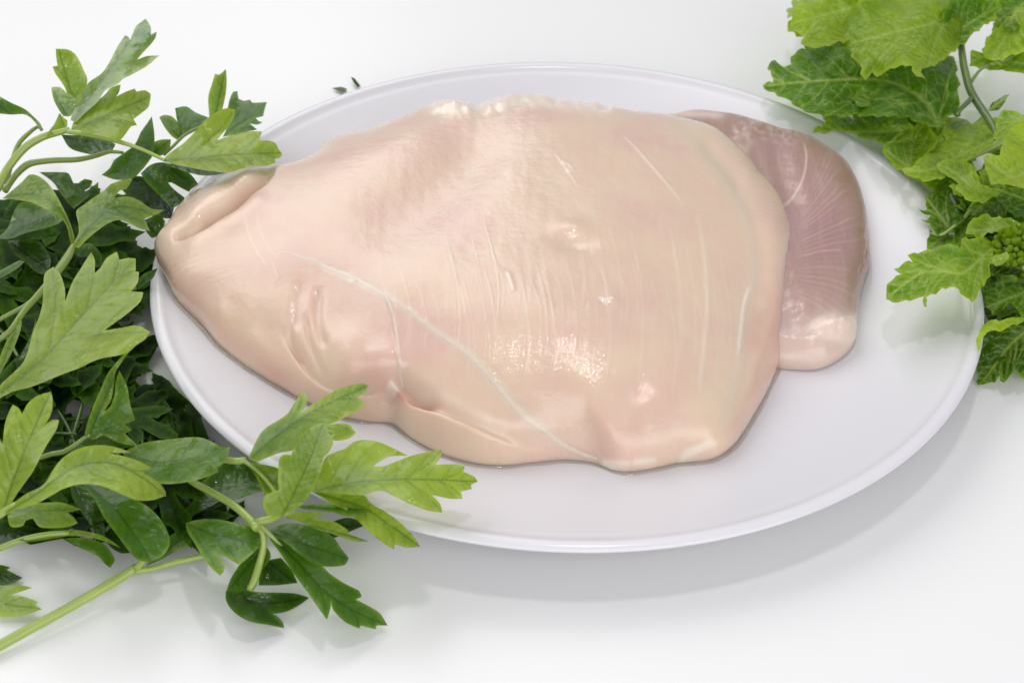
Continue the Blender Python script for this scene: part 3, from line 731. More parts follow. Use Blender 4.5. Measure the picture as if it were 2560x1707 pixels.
s2 = sprig('parsley sprig with a thin level stalk and dark drooping leaves behind the chicken tip', 3, (60, 420), group=PG)
st(s2, cA, [(40,1560),(120,1440),(215,1350),(300,1325),(450,1310),(620,1305),(760,1280),(900,1240),(1010,1250)], [18,18,20,17,16,15,13,11,8], [3.0,3.2,3.5,3.6,3.6,3.5,3.4,3.3,3.2], .6)
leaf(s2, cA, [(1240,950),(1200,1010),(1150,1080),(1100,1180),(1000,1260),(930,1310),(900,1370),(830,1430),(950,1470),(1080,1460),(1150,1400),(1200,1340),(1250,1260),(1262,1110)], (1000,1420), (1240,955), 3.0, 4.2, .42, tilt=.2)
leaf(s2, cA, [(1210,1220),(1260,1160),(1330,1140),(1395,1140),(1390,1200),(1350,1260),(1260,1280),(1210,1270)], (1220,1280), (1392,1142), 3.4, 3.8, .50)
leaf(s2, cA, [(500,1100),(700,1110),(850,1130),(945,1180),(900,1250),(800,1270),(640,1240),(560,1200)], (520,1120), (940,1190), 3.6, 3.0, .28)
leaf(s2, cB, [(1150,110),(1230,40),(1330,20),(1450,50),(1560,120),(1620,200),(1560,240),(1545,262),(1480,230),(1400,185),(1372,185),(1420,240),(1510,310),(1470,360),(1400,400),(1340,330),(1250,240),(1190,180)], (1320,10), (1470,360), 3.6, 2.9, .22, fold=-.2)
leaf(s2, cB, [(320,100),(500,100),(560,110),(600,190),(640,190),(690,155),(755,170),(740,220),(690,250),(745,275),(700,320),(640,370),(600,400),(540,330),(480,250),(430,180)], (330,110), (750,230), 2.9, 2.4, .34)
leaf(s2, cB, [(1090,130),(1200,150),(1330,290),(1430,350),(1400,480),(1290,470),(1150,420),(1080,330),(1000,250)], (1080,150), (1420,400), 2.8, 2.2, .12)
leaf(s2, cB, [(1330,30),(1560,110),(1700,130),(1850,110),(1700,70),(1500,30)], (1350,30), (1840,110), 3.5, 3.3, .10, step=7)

s3 = sprig('small blurred parsley sprig farthest back, one upright strap leaf', 3, (470, 380), group=PG)
st(s3, cA, [(1340,1270),(1420,1190),(1500,1110),(1570,1070),(1700,1010),(1800,980)], [6,9,9,9,8,6], [3.4,3.6,3.7,3.8,3.9,4.0], .4)
leaf(s3, cA, [(1710,960),(1700,800),(1730,690),(1755,605),(1790,612),(1845,565),(1852,650),(1845,760),(1825,860),(1800,960)], (1750,980), (1840,570), 3.7, 4.8, .72)
leaf(s3, cA, [(1860,890),(1880,800),(1905,750),(1940,745),(1950,810),(1990,825),(2040,815),(2060,840),(2180,835),(2160,900),(2150,950),(2090,965),(2110,990),(2145,1000),(2100,1020),(2040,1010),(2100,1060),(2030,1075),(1900,1105),(1820,1120),(1860,1020)], (1830,1100), (2175,840), 3.6, 4.0, .42)
leaf(s3, cA, [(1300,960),(1340,940),(1400,950),(1440,985),(1470,1040),(1500,1090),(1460,1150),(1410,1120),(1350,1050)], (1480,1130), (1305,955), 3.4, 3.6, .48)
leaf(s3, cA, [(1430,885),(1520,870),(1600,920),(1700,960),(1620,1050),(1500,1120),(1450,1000)], (1500,1115), (1440,890), 3.5, 3.9, .40)

s4 = sprig('parsley sprig with two curling leaves on a forked stalk, above the large pale leaf', 3, (100, 640), group=PG)
st(s4, cB, [(600,690),(560,780),(480,900),(350,1060),(200,1230),(80,1400),(-60,1500)], [12,20,20,18,16,15,15], [4.2,4.0,3.8,3.5,3.2,2.9,2.6], .6)
st(s4, cB, [(540,780),(420,950),(260,1150),(60,1270),(-60,1330)], [12,12,12,12,12], [3.8,3.3,2.8,2.6,2.4], .5)
leaf(s4, cB, [(590,730),(608,640),(575,520),(520,400),(450,270),(380,180),(310,130),(240,120),(180,180),(110,240),(20,315),(130,325),(260,350),(370,400),(450,440),(520,500),(550,560),(568,640)], (592,735), (60,300), 4.1, 4.8, .66, arch=.5, rib=[(570,560),(460,370),(270,280)])
leaf(s4, cB, [(600,710),(610,660),(642,600),(640,520),(622,420),(680,370),(760,310),(850,250),(900,200),(1000,165),(1080,160),(1030,240),(980,250),(930,310),(1050,300),(1150,340),(1240,400),(1350,405),(1290,440),(1250,455),(1180,480),(1225,580),(1140,560),(1080,530),(980,490),(880,520),(780,590),(700,660),(640,720)], (600,715), (1240,440), 4.2, 3.6, .70, arch=.6, rib=[(720,560),(900,400),(1060,390)])
leaf(s4, cB, [(-30,640),(60,560),(110,430),(170,350),(300,360),(400,410),(520,480),(480,520),(360,560),(200,600),(80,645)], (-20,640), (430,440), 3.0, 3.5, .40)
leaf(s4, cB, [(60,660),(200,650),(330,670),(400,770),(415,850),(380,940),(300,920),(200,830),(110,760)], (70,660), (400,920), 2.6, 2.3, .24)

s5 = sprig('broad flat pale green parsley leaf with pointed lobes, beside the plate rim', 3, (0, 900), group=PG)
st(s5, cC, [(-200,600),(-90,470),(20,395)], [16,16,14], [3.2,3.4,3.7], .7)
leaf(s5, cB, [(225,1568),(270,1400),(320,1280),(350,1150),(355,1000),(370,920),(435,872),(490,930),(530,1050),(530,1160),(590,1000),(650,900),(700,820),(745,752),(775,820),(772,925),(820,880),(870,800),(955,748),(975,815),(1050,800),(1108,805),(1108,910),(1135,915),(1125,1000),(1070,1072),(1170,1080),(1150,1150),(1080,1220),(980,1300),(880,1370),(858,1392),(1000,1368),(1120,1350),(1225,1402),(1190,1460),(1110,1515),(1050,1568),(970,1595),(860,1613),(760,1643),(660,1693),(500,1753),(380,1803),(250,1853),(100,1893),(-30,1960),(0,1843),(90,1753),(180,1663)], (0,1910), (1105,810), 3.8, 5.2, .86, arch=.3, rib=[(350,1620),(600,1350),(800,1130)], cross=.03, wav=.05)

s6 = sprig('twisted parsley leaf folded upright on a pale stalk, between the two yellow-green leaves', 2, (80, 1050), group=PG)
st(s6, cC, [(200,960),(320,930),(430,895),(520,880),(620,820),(690,765),(735,745)], [8,11,12,12,11,9,7], [2.6,2.8,2.9,3.0,3.2,3.3,3.4], .5)
leaf(s6, cC, [(725,770),(690,740),(720,620),(760,510),(820,370),(880,240),(950,150),(1070,20),(1080,30),(1000,140),(945,230),(930,330),(910,440),(850,550),(900,510),(935,420),(945,310),(975,215),(1040,350),(1060,480),(1105,620),(1020,655),(1080,700),(1020,730),(1090,830),(960,800),(850,745),(780,775)], (720,770), (960,200), 3.4, 4.4, .52, tilt=-.5)
leaf(s6, cC, [(700,770),(850,740),(1000,810),(1090,830),(1000,850),(860,850),(600,880),(540,885)], (600,870), (1085,830), 3.0, 2.9, .30)

s7 = sprig('bright yellow-green parsley sprig with water drops at the left edge', 2, (0, 1170), group=PG)
st(s7, cC, [(-120,1450),(-20,1400),(60,1350),(140,1310)], [16,17,17,16], [3.0,3.2,3.4,3.6], .9)
leaf(s7, cC, [(-30,700),(10,800),(20,820),(40,650),(70,560),(105,495),(150,520),(180,570),(230,480),(310,420),(415,388),(430,450),(420,560),(372,655),(420,620),(482,618),(460,700),(390,810),(330,920),(270,1040),(190,1150),(115,1260),(60,1350),(0,1400),(-40,1250)], (20,1380), (415,392), 3.4, 5.0, .96, arch=.3, rib=[(120,1080),(250,750)])
leaf(s7, cC, [(50,1350),(200,1230),(350,1150),(430,1030),(500,940),(600,870),(730,830),(850,825),(960,845),(1070,885),(960,888),(890,888),(1000,912),(1120,950),(1235,1005),(1220,1030),(1150,1035),(1220,1080),(1310,1140),(1350,1200),(1355,1245),(1290,1220),(1180,1150),(1080,1090),(960,1052),(900,1052),(1000,1110),(1100,1165),(1200,1182),(1300,1190),(1340,1240),(1250,1272),(1130,1275),(1030,1240),(920,1190),(800,1150),(650,1145),(520,1180),(430,1230),(300,1300),(150,1345),(40,1400)], (50,1370), (1350,1235), 3.5, 3.4, .93, arch=1.0, rib=[(300,1220),(600,1010),(900,970),(1150,1080)])
leaf(s7, cC, [(120,1350),(230,1310),(330,1295),(430,1290),(520,1295),(670,1350),(550,1370),(600,1410),(635,1460),(560,1490),(430,1500),(320,1490),(270,1420),(210,1440),(190,1480),(130,1495),(80,1480),(60,1400)], (60,1360), (665,1350), 3.2, 2.6, .66, arch=.2)

s8 = sprig('parsley sprig reaching over the plate rim, its silvery leaf touching the chicken', 2, (430, 1060), group=PG)
st(s8, cD, [(-330,760),(-150,800),(60,812),(200,815),(300,825),(372,815)], [11,13,14,15,16,14], [2.3,2.6,2.9,3.1,3.2,3.3], .75)
st(s8, cD, [(350,820),(430,870),(540,980),(640,1120),(700,1220)], [10,9,9,9,10], [3.3,3.1,3.0,2.8,2.6], .7)
leaf(s8, cC, [(1000,890),(1060,850),(1200,800),(1400,775),(1550,760),(1650,765),(1740,800),(1810,840),(1885,833),(1860,920),(1830,970),(1770,1010),(1782,1042),(1700,1080),(1560,1120),(1400,1140),(1250,1130),(1120,1060)], (1010,900), (1882,836), 3.0, 3.4, .52, arch=.3, rib=[(1300,960),(1600,920)])
leaf(s8, cD, [(395,800),(430,720),(480,620),(540,550),(640,490),(720,430),(770,350),(810,290),(825,256),(865,280),(875,330),(850,400),(825,435),(900,372),(1000,310),(1120,240),(1220,205),(1330,188),(1380,205),(1350,260),(1280,305),(1345,345),(1310,400),(1230,440),(1120,500),(1050,525),(1200,520),(1275,592),(1220,640),(1110,660),(1040,640),(850,710),(720,745),(640,760),(540,800),(460,830)], (380,825), (1375,206), 3.3, 3.7, .72, arch=.45, rib=[(620,620),(900,430)], tilt=.12)
leaf(s8, cD, [(350,830),(480,845),(640,885),(720,980),(680,1060),(600,1075),(530,1115),(490,1010),(430,910)], (360,835), (640,1090), 3.2, 2.7, .66)

s9 = sprig('largest parsley sprig in front, spreading bright leaves over the front left plate rim', 1, (480, 1220), group=PG)
st(s9, cC, [(1150,960),(1350,1010),(1500,1080),(1600,1140),(1750,1220),(1900,1310),(2030,1420),(2100,1500)], [9,11,13,16,17,17,18,20], [1.6,1.9,2.25,2.45,2.6,2.7,2.8,2.9], .80)
st(s9, cD, [(450,1330),(520,1310),(600,1290),(660,1250)], [18,18,17,15], [2.9,3.0,3.1,3.3], .80)
st(s9, cE, [(1490,215),(1515,260),(1520,330),(1500,420),(1470,520),(1435,590)], [16,14,15,16,17,12], [2.9,2.7,2.4,2.0,1.7,1.5], .72)
st(s9, cE, [(1500,215),(1550,260),(1620,330),(1700,430)], [13,11,8,5], [2.9,2.8,2.5,2.1], .6)
leaf(s9, cD, [(900,1060),(960,980),(1020,800),(1100,752),(1190,720),(1250,670),(1330,650),(1450,665),(1560,710),(1700,780),(1560,785),(1450,840),(1410,866),(1500,865),(1620,820),(1760,770),(1980,728),(1960,800),(1920,852),(2000,850),(2110,850),(2165,865),(2150,910),(2240,950),(2268,990),(2210,1020),(2220,1052),(2130,1072),(2145,1132),(2040,1130),(1895,1100),(1960,1170),(1980,1243),(1870,1230),(1730,1180),(1600,1120),(1480,1066),(1330,1100),(1200,1095),(1060,1085)], (880,1080), (2265,990), 3.4, 3.3, .92, arch=.5, rib=[(1250,1000),(1600,975),(1900,975)], wav=.09)
leaf(s9, cD, [(900,1060),(1060,1080),(1200,1090),(1340,1105),(1400,1170),(1520,1240),(1640,1330),(1740,1430),(1797,1520),(1700,1530),(1588,1500),(1585,1548),(1480,1480),(1380,1400),(1280,1300),(1200,1230),(1060,1160)], (890,1070), (1795,1520), 3.3, 2.6, .86, arch=.3, rib=[(1300,1190),(1600,1380)])
leaf(s9, cD, [(640,1290),(560,1270),(515,1180),(530,1110),(600,1072),(645,1060),(638,1000),(640,880),(650,800),(690,770),(745,775),(775,700),(820,610),(900,550),(990,513),(1040,530),(1050,600),(1090,650),(1060,740),(1010,800),(980,930),(930,1040),(880,1120),(820,1190),(740,1250)], (670,1280), (1000,520), 3.4, 4.6, .76, arch=.2, rib=[(790,1040),(910,780)])
leaf(s9, cD, [(780,1190),(950,1175),(1100,1180),(1250,1195),(1400,1220),(1330,1270),(1200,1275),(1080,1240),(930,1225),(840,1215)], (780,1195), (1395,1222), 3.3, 3.4, .50, fold=.3)
leaf(s9, cD, [(700,1290),(750,1245),(900,1240),(1038,1250),(920,1285),(1100,1320),(1215,1390),(1200,1412),(1380,1478),(1280,1480),(1170,1450),(1060,1410),(950,1380),(850,1330),(760,1300)], (690,1290), (1375,1478), 3.1, 2.5, .80, fold=.2)
leaf(s9, cE, [(1545,240),(1620,210),(1700,200),(1830,230),(1920,280),(1970,350),(2010,400),(1990,440),(1910,452),(1830,440),(1740,390),(1640,310),(1560,265)], (1545,250), (2005,405), 2.8, 2.0, .30, arch=.3, wav=.16)
leaf(s9, cE, [(1535,240),(1620,270),(1700,320),(1760,390),(1850,440),(1900,490),(1990,550),(2070,590),(2085,625),(2050,640),(2130,680),(2190,720),(2235,790),(2170,790),(2165,812),(2080,790),(2070,807),(1990,770),(1920,700),(1908,650),(1905,690),(1885,757),(1850,710),(1780,610),(1700,500),(1620,380),(1560,300)], (1535,245), (2232,790), 2.7, .7, .38, arch=.3, rib=[(1720,430),(1880,600),(2050,710)])
leaf(s9, cE, [(1490,330),(1430,350),(1380,440),(1330,520),(1305,590),(1440,600),(1480,560),(1505,480),(1560,400),(1540,340)], (1530,330), (1320,585), 2.1, 1.2, .42, fold=-.2)
leaf(s9, cE, [(1440,595),(1303,590),(1300,630),(1320,680),(1370,730),(1450,770),(1540,785),(1638,806),(1630,770),(1590,730),(1570,725),(1650,710),(1730,670),(1782,630),(1700,605),(1550,600)], (1400,590), (1775,632), 1.4, .8, .20, rib=[(1420,640),(1560,660)], tilt=-.2)
leaf(s9, cE, [(1540,420),(1620,400),(1680,470),(1715,545),(1600,558),(1490,560),(1500,480)], (1545,420), (1700,550), 1.7, 1.1, .14)
leaf(s9, cE, [(1070,200),(1150,180),(1250,178),(1400,210),(1520,240),(1500,330),(1380,442),(1290,390),(1240,380),(1295,430),(1290,480),(1270,502),(1230,470),(1170,400),(1130,330),(1080,250)], (1075,205), (1500,330), 2.3, 2.6, .50, arch=.2, rib=[(1250,270)])
leaf(s9, cC, [(1400,1530),(1480,1390),(1580,1270),(1610,1150),(1700,1080),(1820,985),(2000,970),(2090,1040),(2150,1200),(2050,1225),(1930,1270),(1800,1280),(1760,1300),(1600,1390),(1500,1450)], (1400,1520), (2100,1070), 1.5, 1.8, .30, arch=.1)
leaf(s9, cE, [(1900,200),(2000,170),(2080,190),(2100,215),(1990,260),(1900,290),(1820,250)], (1830,250), (2095,210), 1.4, 1.4, .10)
leaf(s9, cE, [(960,290),(1040,240),(1100,330),(1000,370),(930,410),(840,450),(880,400)], (1090,260), (850,440), 1.6, .8, .45)

s10 = sprig('parsley sprig on a long bare stalk running to the bottom left corner, oval leaf above', .5, (0, 1480), group=PG)
st(s10, cE, [(-150,985),(0,905),(190,800),(380,698),(560,595),(720,500),(790,455)], [23,23,22,21,21,21,20], [.6,.7,.8,.9,1.0,1.1,1.2], .92)
st(s10, cE, [(780,465),(820,425),(835,380)], [17,14,12], [1.2,1.5,1.8], .85)
st(s10, cE, [(770,475),(860,468),(1000,430),(1110,405),(1190,385)], [17,14,13,13,11], [1.15,1.15,1.2,1.3,1.4], .85)
leaf(s10, cE, [(440,-60),(560,-50),(640,-10),(760,50),(870,120),(940,200),(978,290),(970,345),(925,400),(840,424),(780,400),(720,330),(660,250),(600,170),(540,60)], (470,-50), (870,415), 3.0, 2.2, .40, arch=.45, rib=[(640,90),(770,260)])
leaf(s10, cE, [(400,-60),(500,10),(560,100),(600,200),(605,290),(560,260),(500,180),(420,60)], (410,-50), (602,285), 2.4, 1.6, .26)
leaf(s10, cE, [(600,160),(680,280),(750,370),(700,375),(640,340),(600,280)], (600,165), (745,372), 1.5, .9, .10)

s11 = sprig('parsley sprig with a thin arching leaf just above the long bare stalk', 1, (0, 1270), group=PG)
st(s11, cE, [(-100,390),(0,345),(150,290),(300,262),(400,258)], [15,14,13,12,9], [1.9,2.0,2.2,2.3,2.3], .65)
leaf(s11, cE, [(100,300),(200,268),(300,250),(430,240),(560,262),(640,300),(697,345),(600,305),(500,280),(400,275),(300,290),(180,308)], (120,300), (692,343), 2.3, 2.0, .62, fold=.3)
leaf(s11, cE, [(360,290),(480,285),(580,310),(620,340),(662,408),(635,458),(600,430),(570,395),(500,360),(430,330)], (365,290), (640,455), 2.1, 1.1, .42)
leaf(s11, cC, [(-40,1440),(60,1430),(180,1470),(330,1500),(500,1500),(700,1480),(760,1540),(600,1560),(350,1590),(100,1640),(-40,1680)], (-40,1560), (740,1540), 1.6, 1.2, .12)

s12 = sprig('small parsley leaf low at the left edge below the heap, near the long stalk', .3, (0, 1370), group=PG)
st(s12, cE, [(-120,640),(-50,655),(10,660)], [10,9,8], [.5,.5,.55], .7)
leaf(s12, cE, [(-40,570),(0,568),(100,556),(187,572),(60,615),(140,625),(220,655),(205,670),(242,697),(130,730),(0,738),(-40,735)], (-40,660), (240,695), .55, .9, .82)
leaf(s12, cE, [(-40,440),(0,440),(60,455),(40,470),(130,515),(80,545),(20,558),(-40,560)], (-40,500), (128,515), .8, .5, .08)
s13 = sprig('slender parsley leaves standing at the left edge beside the broad pale leaf', 1.5, (0, 800), group=PG)
leaf(s13, cC, [(-40,180),(0,100),(60,-40),(130,-130),(150,-230),(178,-180),(150,-60),(90,80),(30,190),(-40,330)], (-30,300), (160,-210), 3.2, 4.2, .72)
leaf(s13, cB, [(180,1568),(230,1480),(270,1380),(290,1290),(300,1350),(270,1480),(210,1600),(150,1640)], (160,1630), (290,1300), 2.8, 3.4, .25, step=7)
leaf(s13, cB, [(-40,930),(60,870),(160,820),(200,830),(120,900),(30,950),(-40,980)], (-30,950), (190,830), 2.6, 2.9, .45, step=7)
st(s13, cC, [(-90,420),(-30,280),(20,160)], [10,9,7], [3.0,3.2,3.4], .6)
s14 = sprig('dark pointed parsley leaf peeping over the plate rim beside the chicken tip', 2.4, (340, 640), group=PG)
leaf(s14, cB, [(1110,1020),(1150,950),(1190,920),(1240,900),(1287,882),(1260,950),(1240,975),(1190,1010),(1130,1060)], (1110,1050), (1285,884), 2.5, 3.3, .26)
leaf(s14, cB, [(600,740),(700,680),(770,700),(830,780),(835,860),(790,880),(730,800),(640,790)], (610,750), (830,850), 2.9, 2.5, .33)
leaf(s14, cB, [(1180,490),(1290,450),(1350,500),(1320,600),(1240,640),(1190,580)], (1190,500), (1290,620), 2.4, 2.0, .22)
st(s14, cB, [(1110,1040),(1000,1130),(900,1250),(800,1300)], [8,9,10,10], [2.5,2.0,1.6,1.2], .3)

# sprigs deep in the heap, their shade partly put into dark tones and low gloss
def gen_outline(cx, cy, ang, L, rs):
    """a three to five lobed parsley leaflet, as pixels"""
    loc = [(0, 0), (.10, .10), (.30, .17)]
    def lobe(x, y, a, l, wd):
        o = []
        for u, v in ((.25, -.8), (.5, -1.0), (.62, -.72), (.80, -.66), (.83, -.34), (1.0, 0), (.84, .36), (.78, .62), (.60, .7), (.48, 1.0), (.25, .8)):
            u2 = u * l * rs.uniform(.94, 1.06); v2 = v * wd * rs.uniform(.85, 1.15)
            o.append((x + u2 * math.cos(a) - v2 * math.sin(a), y + u2 * math.sin(a) + v2 * math.cos(a)))
        return o
    P = [(0, -.02)] + lobe(.22, -.10, -.75 + rs.uniform(-.15, .15), .42, .11) + lobe(.34, 0, rs.uniform(-.1, .1), .66, .14) + lobe(.22, .10, .75 + rs.uniform(-.15, .15), .42, .11) + [(0, .02)]
    ca, sa = math.cos(ang), math.sin(ang)
    return [(cx + (x * ca - y * sa) * L, cy + (x * sa + y * ca) * L * .8) for x, y in P]
HEAP = np.array([(-40, 500), (130, 470), (330, 470), (430, 470), (405, 560), (395, 640), (370, 700), (385, 760), (420, 880), (480, 980), (560, 1080), (600, 1180), (620, 1250), (560, 1330), (480, 1310), (400, 1380), (330, 1330), (200, 1330), (60, 1300), (-40, 1320)], float)
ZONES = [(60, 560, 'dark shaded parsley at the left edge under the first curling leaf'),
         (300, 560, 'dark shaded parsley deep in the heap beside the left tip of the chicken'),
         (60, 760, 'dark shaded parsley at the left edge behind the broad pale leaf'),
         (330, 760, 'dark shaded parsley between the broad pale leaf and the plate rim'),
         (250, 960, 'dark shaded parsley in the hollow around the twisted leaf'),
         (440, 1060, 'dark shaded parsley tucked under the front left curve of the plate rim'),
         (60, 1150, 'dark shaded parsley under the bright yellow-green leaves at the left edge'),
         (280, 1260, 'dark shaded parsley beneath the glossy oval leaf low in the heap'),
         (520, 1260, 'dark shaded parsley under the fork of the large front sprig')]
zone_obj = {}
rs = random.Random(21); cnt = 0; cur = None; ident = lambda p: np.array(p, float)
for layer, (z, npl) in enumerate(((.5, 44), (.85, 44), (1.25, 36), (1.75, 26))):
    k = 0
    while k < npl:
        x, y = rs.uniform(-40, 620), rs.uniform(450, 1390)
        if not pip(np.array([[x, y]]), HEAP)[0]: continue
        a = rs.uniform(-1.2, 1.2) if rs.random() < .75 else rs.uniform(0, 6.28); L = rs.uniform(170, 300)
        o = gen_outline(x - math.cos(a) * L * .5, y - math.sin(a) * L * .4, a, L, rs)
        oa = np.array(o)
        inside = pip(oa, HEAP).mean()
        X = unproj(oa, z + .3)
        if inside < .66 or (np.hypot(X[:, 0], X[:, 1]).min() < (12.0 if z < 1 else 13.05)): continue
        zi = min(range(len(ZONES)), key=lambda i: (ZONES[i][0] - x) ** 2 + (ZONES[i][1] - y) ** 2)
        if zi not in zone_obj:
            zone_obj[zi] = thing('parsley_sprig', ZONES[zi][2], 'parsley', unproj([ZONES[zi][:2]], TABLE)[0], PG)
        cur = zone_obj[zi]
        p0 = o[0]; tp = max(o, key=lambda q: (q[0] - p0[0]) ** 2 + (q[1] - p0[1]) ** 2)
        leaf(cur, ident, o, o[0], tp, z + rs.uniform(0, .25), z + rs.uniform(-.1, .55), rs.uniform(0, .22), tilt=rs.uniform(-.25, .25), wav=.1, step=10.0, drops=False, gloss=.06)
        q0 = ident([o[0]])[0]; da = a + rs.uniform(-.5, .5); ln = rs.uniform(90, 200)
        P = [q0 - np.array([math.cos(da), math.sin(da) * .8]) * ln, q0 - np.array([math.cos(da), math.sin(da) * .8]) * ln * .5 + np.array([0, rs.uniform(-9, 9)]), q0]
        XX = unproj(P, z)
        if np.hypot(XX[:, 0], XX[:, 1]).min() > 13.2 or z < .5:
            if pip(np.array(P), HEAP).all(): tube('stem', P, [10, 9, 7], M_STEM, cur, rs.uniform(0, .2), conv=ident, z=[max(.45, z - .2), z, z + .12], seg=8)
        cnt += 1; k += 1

# ------------------------------------------------------------------ turnip greens on the right
GG = 'leafy greens right of the plate'
def gsprig(label, z, px): return sprig(label, z, px, kind='leafy_green', cat='leafy greens', group=GG)
def gl(parent, conv, pts, base, tip, z0, z1, tone, serr=5.0, **kw):
    serr = serr * 1.7
    kw.setdefault('wav', .24); kw.setdefault('fold', .18); kw.setdefault('gloss', .35)
    return leaf(parent, conv, pts, base, tip, z0, z1, tone, mat=M_GREEN, serr=serr, name='leaf', **kw)
def gst(parent, conv, P, W, Z, tone=.6): return tube('stem', P, W, M_GSTEM, parent, tone, conv=conv, z=Z)

g1 = gsprig('big shiny crumpled leaf cluster at the top right, hanging over the far plate rim', 3, (2260, 250))
gst(g1, cF, [(1780,250),(1800,330),(1830,560),(1880,760),(1930,860),(2010,980),(2080,1090),(2120,1210)], [16,20,22,24,24,24,20,14], [4.2,4.0,3.8,3.5,3.3,3.2,3.1,3.0], .22)
gst(g1, cF, [(1890,720),(1930,660),(1980,600),(2050,560)], [11,10,9,8], [3.5,3.7,3.9,4.0], .22)
gst(g1, cF, [(1900,850),(1850,900),(1800,950),(1770,1000)], [16,14,13,11], [3.4,3.4,3.4,3.4], .22)
gl(g1, cF, [(380,40),(480,20),(600,20),(640,-60),(900,-80),(950,100),(900,300),(700,380),(600,410),(500,415),(430,380),(440,330),(370,260),(325,210),(365,130)], (900,60), (330,210), 4.4, 3.9, .90, serr=4)
gl(g1, cF, [(90,740),(170,705),(180,650),(130,600),(150,560),(200,510),(240,575),(340,560),(350,500),(390,440),(500,420),(640,400),(760,340),(900,460),(1000,600),(1080,620),(1300,540),(1480,560),(1650,480),(1760,520),(1780,700),(1790,900),(1800,1000),(1700,1010),(1610,1112),(1500,1080),(1300,1012),(1110,1010),(900,1000),(700,1000),(560,990),(430,950),(330,880),(250,830),(140,790)], (1610,1080), (150,740), 3.4, 3.2, .42, rib=[(1500,880),(1150,700),(600,700)], arch=.4, tilt=.12)
gl(g1, cF, [(650,190),(760,170),(820,110),(870,60),(1000,-60),(1500,-60),(2000,-60),(2150,20),(2150,70),(2100,140),(1950,260),(1830,370),(1750,440),(1650,520),(1550,580),(1460,590),(1495,690),(1420,655),(1380,580),(1300,570),(1200,600),(1080,660),(1040,640),(985,692),(940,600),(910,530),(870,480),(830,410),(760,350),(710,320),(700,390),(640,415),(585,370),(590,270),(620,210)], (1680,150), (850,375), 4.6, 4.1, .80, rib=[(1500,220),(1250,280),(1000,345)], arch=.5, wav=.2)
gl(g1, cF, [(1640,160),(1700,60),(1800,-40),(2100,-60),(2150,60),(2100,140),(1950,260),(1830,370),(1720,450),(1560,560),(1600,400),(1610,250)], (1640,500), (2130,60), 4.2, 4.8, .50, rib=[(1800,260)], fold=.3)
gl(g1, cF, [(520,1150),(540,1110),(600,1090),(640,1050),(590,990),(700,960),(760,980),(870,1030),(880,950),(960,960),(1100,1000),(1300,1010),(1400,1100),(1380,1180),(1250,1240),(1190,1250),(1060,1222),(900,1170),(750,1130),(620,1150)], (1300,1140), (560,1140), 3.0, 3.0, .58, serr=4)
gl(g1, cF, [(2040,962),(2085,890),(2160,842),(2222,820),(2190,880),(2150,930),(2100,962)], (2045,960), (2218,822), 3.1, 3.3, .15, step=7, serr=2)
g2 = gsprig('light green leaves in the extreme top right corner above the bare gap', 3, (2352, 120))
gl(g2, cF, [(1900,430),(2000,470),(2120,520),(2250,480),(2420,470),(2420,650),(2200,615),(2020,600),(1880,570)], (2400,560), (1890,480), 3.4, 3.5, .56, serr=2)
gl(g2, cF, [(2000,480),(2000,400),(2040,330),(2100,250),(2200,180),(2280,90),(2420,60),(2420,430),(2250,480),(2110,530)], (2260,80), (2080,500), 4.4, 3.9, .80, rib=[(2220,260)])
gl(g2, cF, [(2080,60),(2200,-60),(2420,-60),(2420,130),(2300,180),(2200,240),(2130,200)], (2400,0), (2130,180), 4.2, 4.3, .50)
gst(g2, cF, [(2430,300),(2330,420),(2200,520),(2060,560)], [12,12,11,9], [3.6,3.6,3.6,3.7], .4)

g3 = gsprig('folded leaf with a white shine along its crease, right of the dark chicken piece', 2.5, (2200, 400))
gl(g3, cG, [(230,-80),(330,-60),(420,0),(490,5),(540,40),(560,130),(470,230),(380,280),(330,285),(270,220),(243,165),(290,120),(330,85),(380,130),(390,80),(330,0)], (520,60), (250,170), 2.9, 2.8, .62, serr=3)
gl(g3, cG, [(243,165),(290,120),(330,85),(372,75),(380,130),(390,80),(425,35),(490,5),(540,70),(560,120),(500,200),(420,270),(380,285),(330,285),(270,220)], (400,280), (250,160), 3.1, 3.3, .66, serr=3)
gl(g3, cG, [(345,290),(420,262),(520,170),(570,90),(610,10),(640,-20),(690,-10),(770,30),(860,55),(895,85),(880,140),(780,200),(700,255),(600,330),(500,350),(420,330)], (890,110), (355,290), 3.1, 3.3, .74, rib=[(700,200),(520,290)], tilt=-.5, serr=4)
gl(g3, cG, [(335,288),(440,300),(560,262),(700,230),(760,260),(760,340),(700,400),(620,425),(540,412),(500,380),(430,340),(380,305)], (740,280), (345,290), 3.0, 2.7, .56, rib=[(560,310)], serr=3)
gst(g3, cG, [(1000,60),(940,110),(860,165),(760,215),(690,240)], [22,20,18,14,10], [3.0,3.1,3.1,3.1,3.1], .95)

g4 = gsprig('smooth pale green leaf with fine white veins at the right edge', 4, (2352, 380))
gl(g4, cG, [(828,215),(860,200),(920,205),(930,160),(945,120),(985,50),(1061,5),(1150,-20),(1150,400),(1061,392),(1000,382),(960,370),(870,372),(850,310),(833,260)], (1140,240), (835,220), 4.2, 4.4, 1.0, serr=1.5, wav=.06, rib=[(1000,330)])
gl(g4, cG, [(905,0),(960,-60),(1061,-30),(1100,20),(1000,50),(940,110),(890,110)], (1100,0), (900,20), 3.8, 3.6, .70)
gl(g4, cG, [(880,370),(1061,400),(1150,420),(1150,560),(1030,560),(960,520),(900,450)], (1140,480), (900,400), 3.4, 3.2, .35)
gst(g4, cG, [(1200,240),(1140,240),(1060,238)], [14,12,9], [4.1,4.2,4.25], .9)

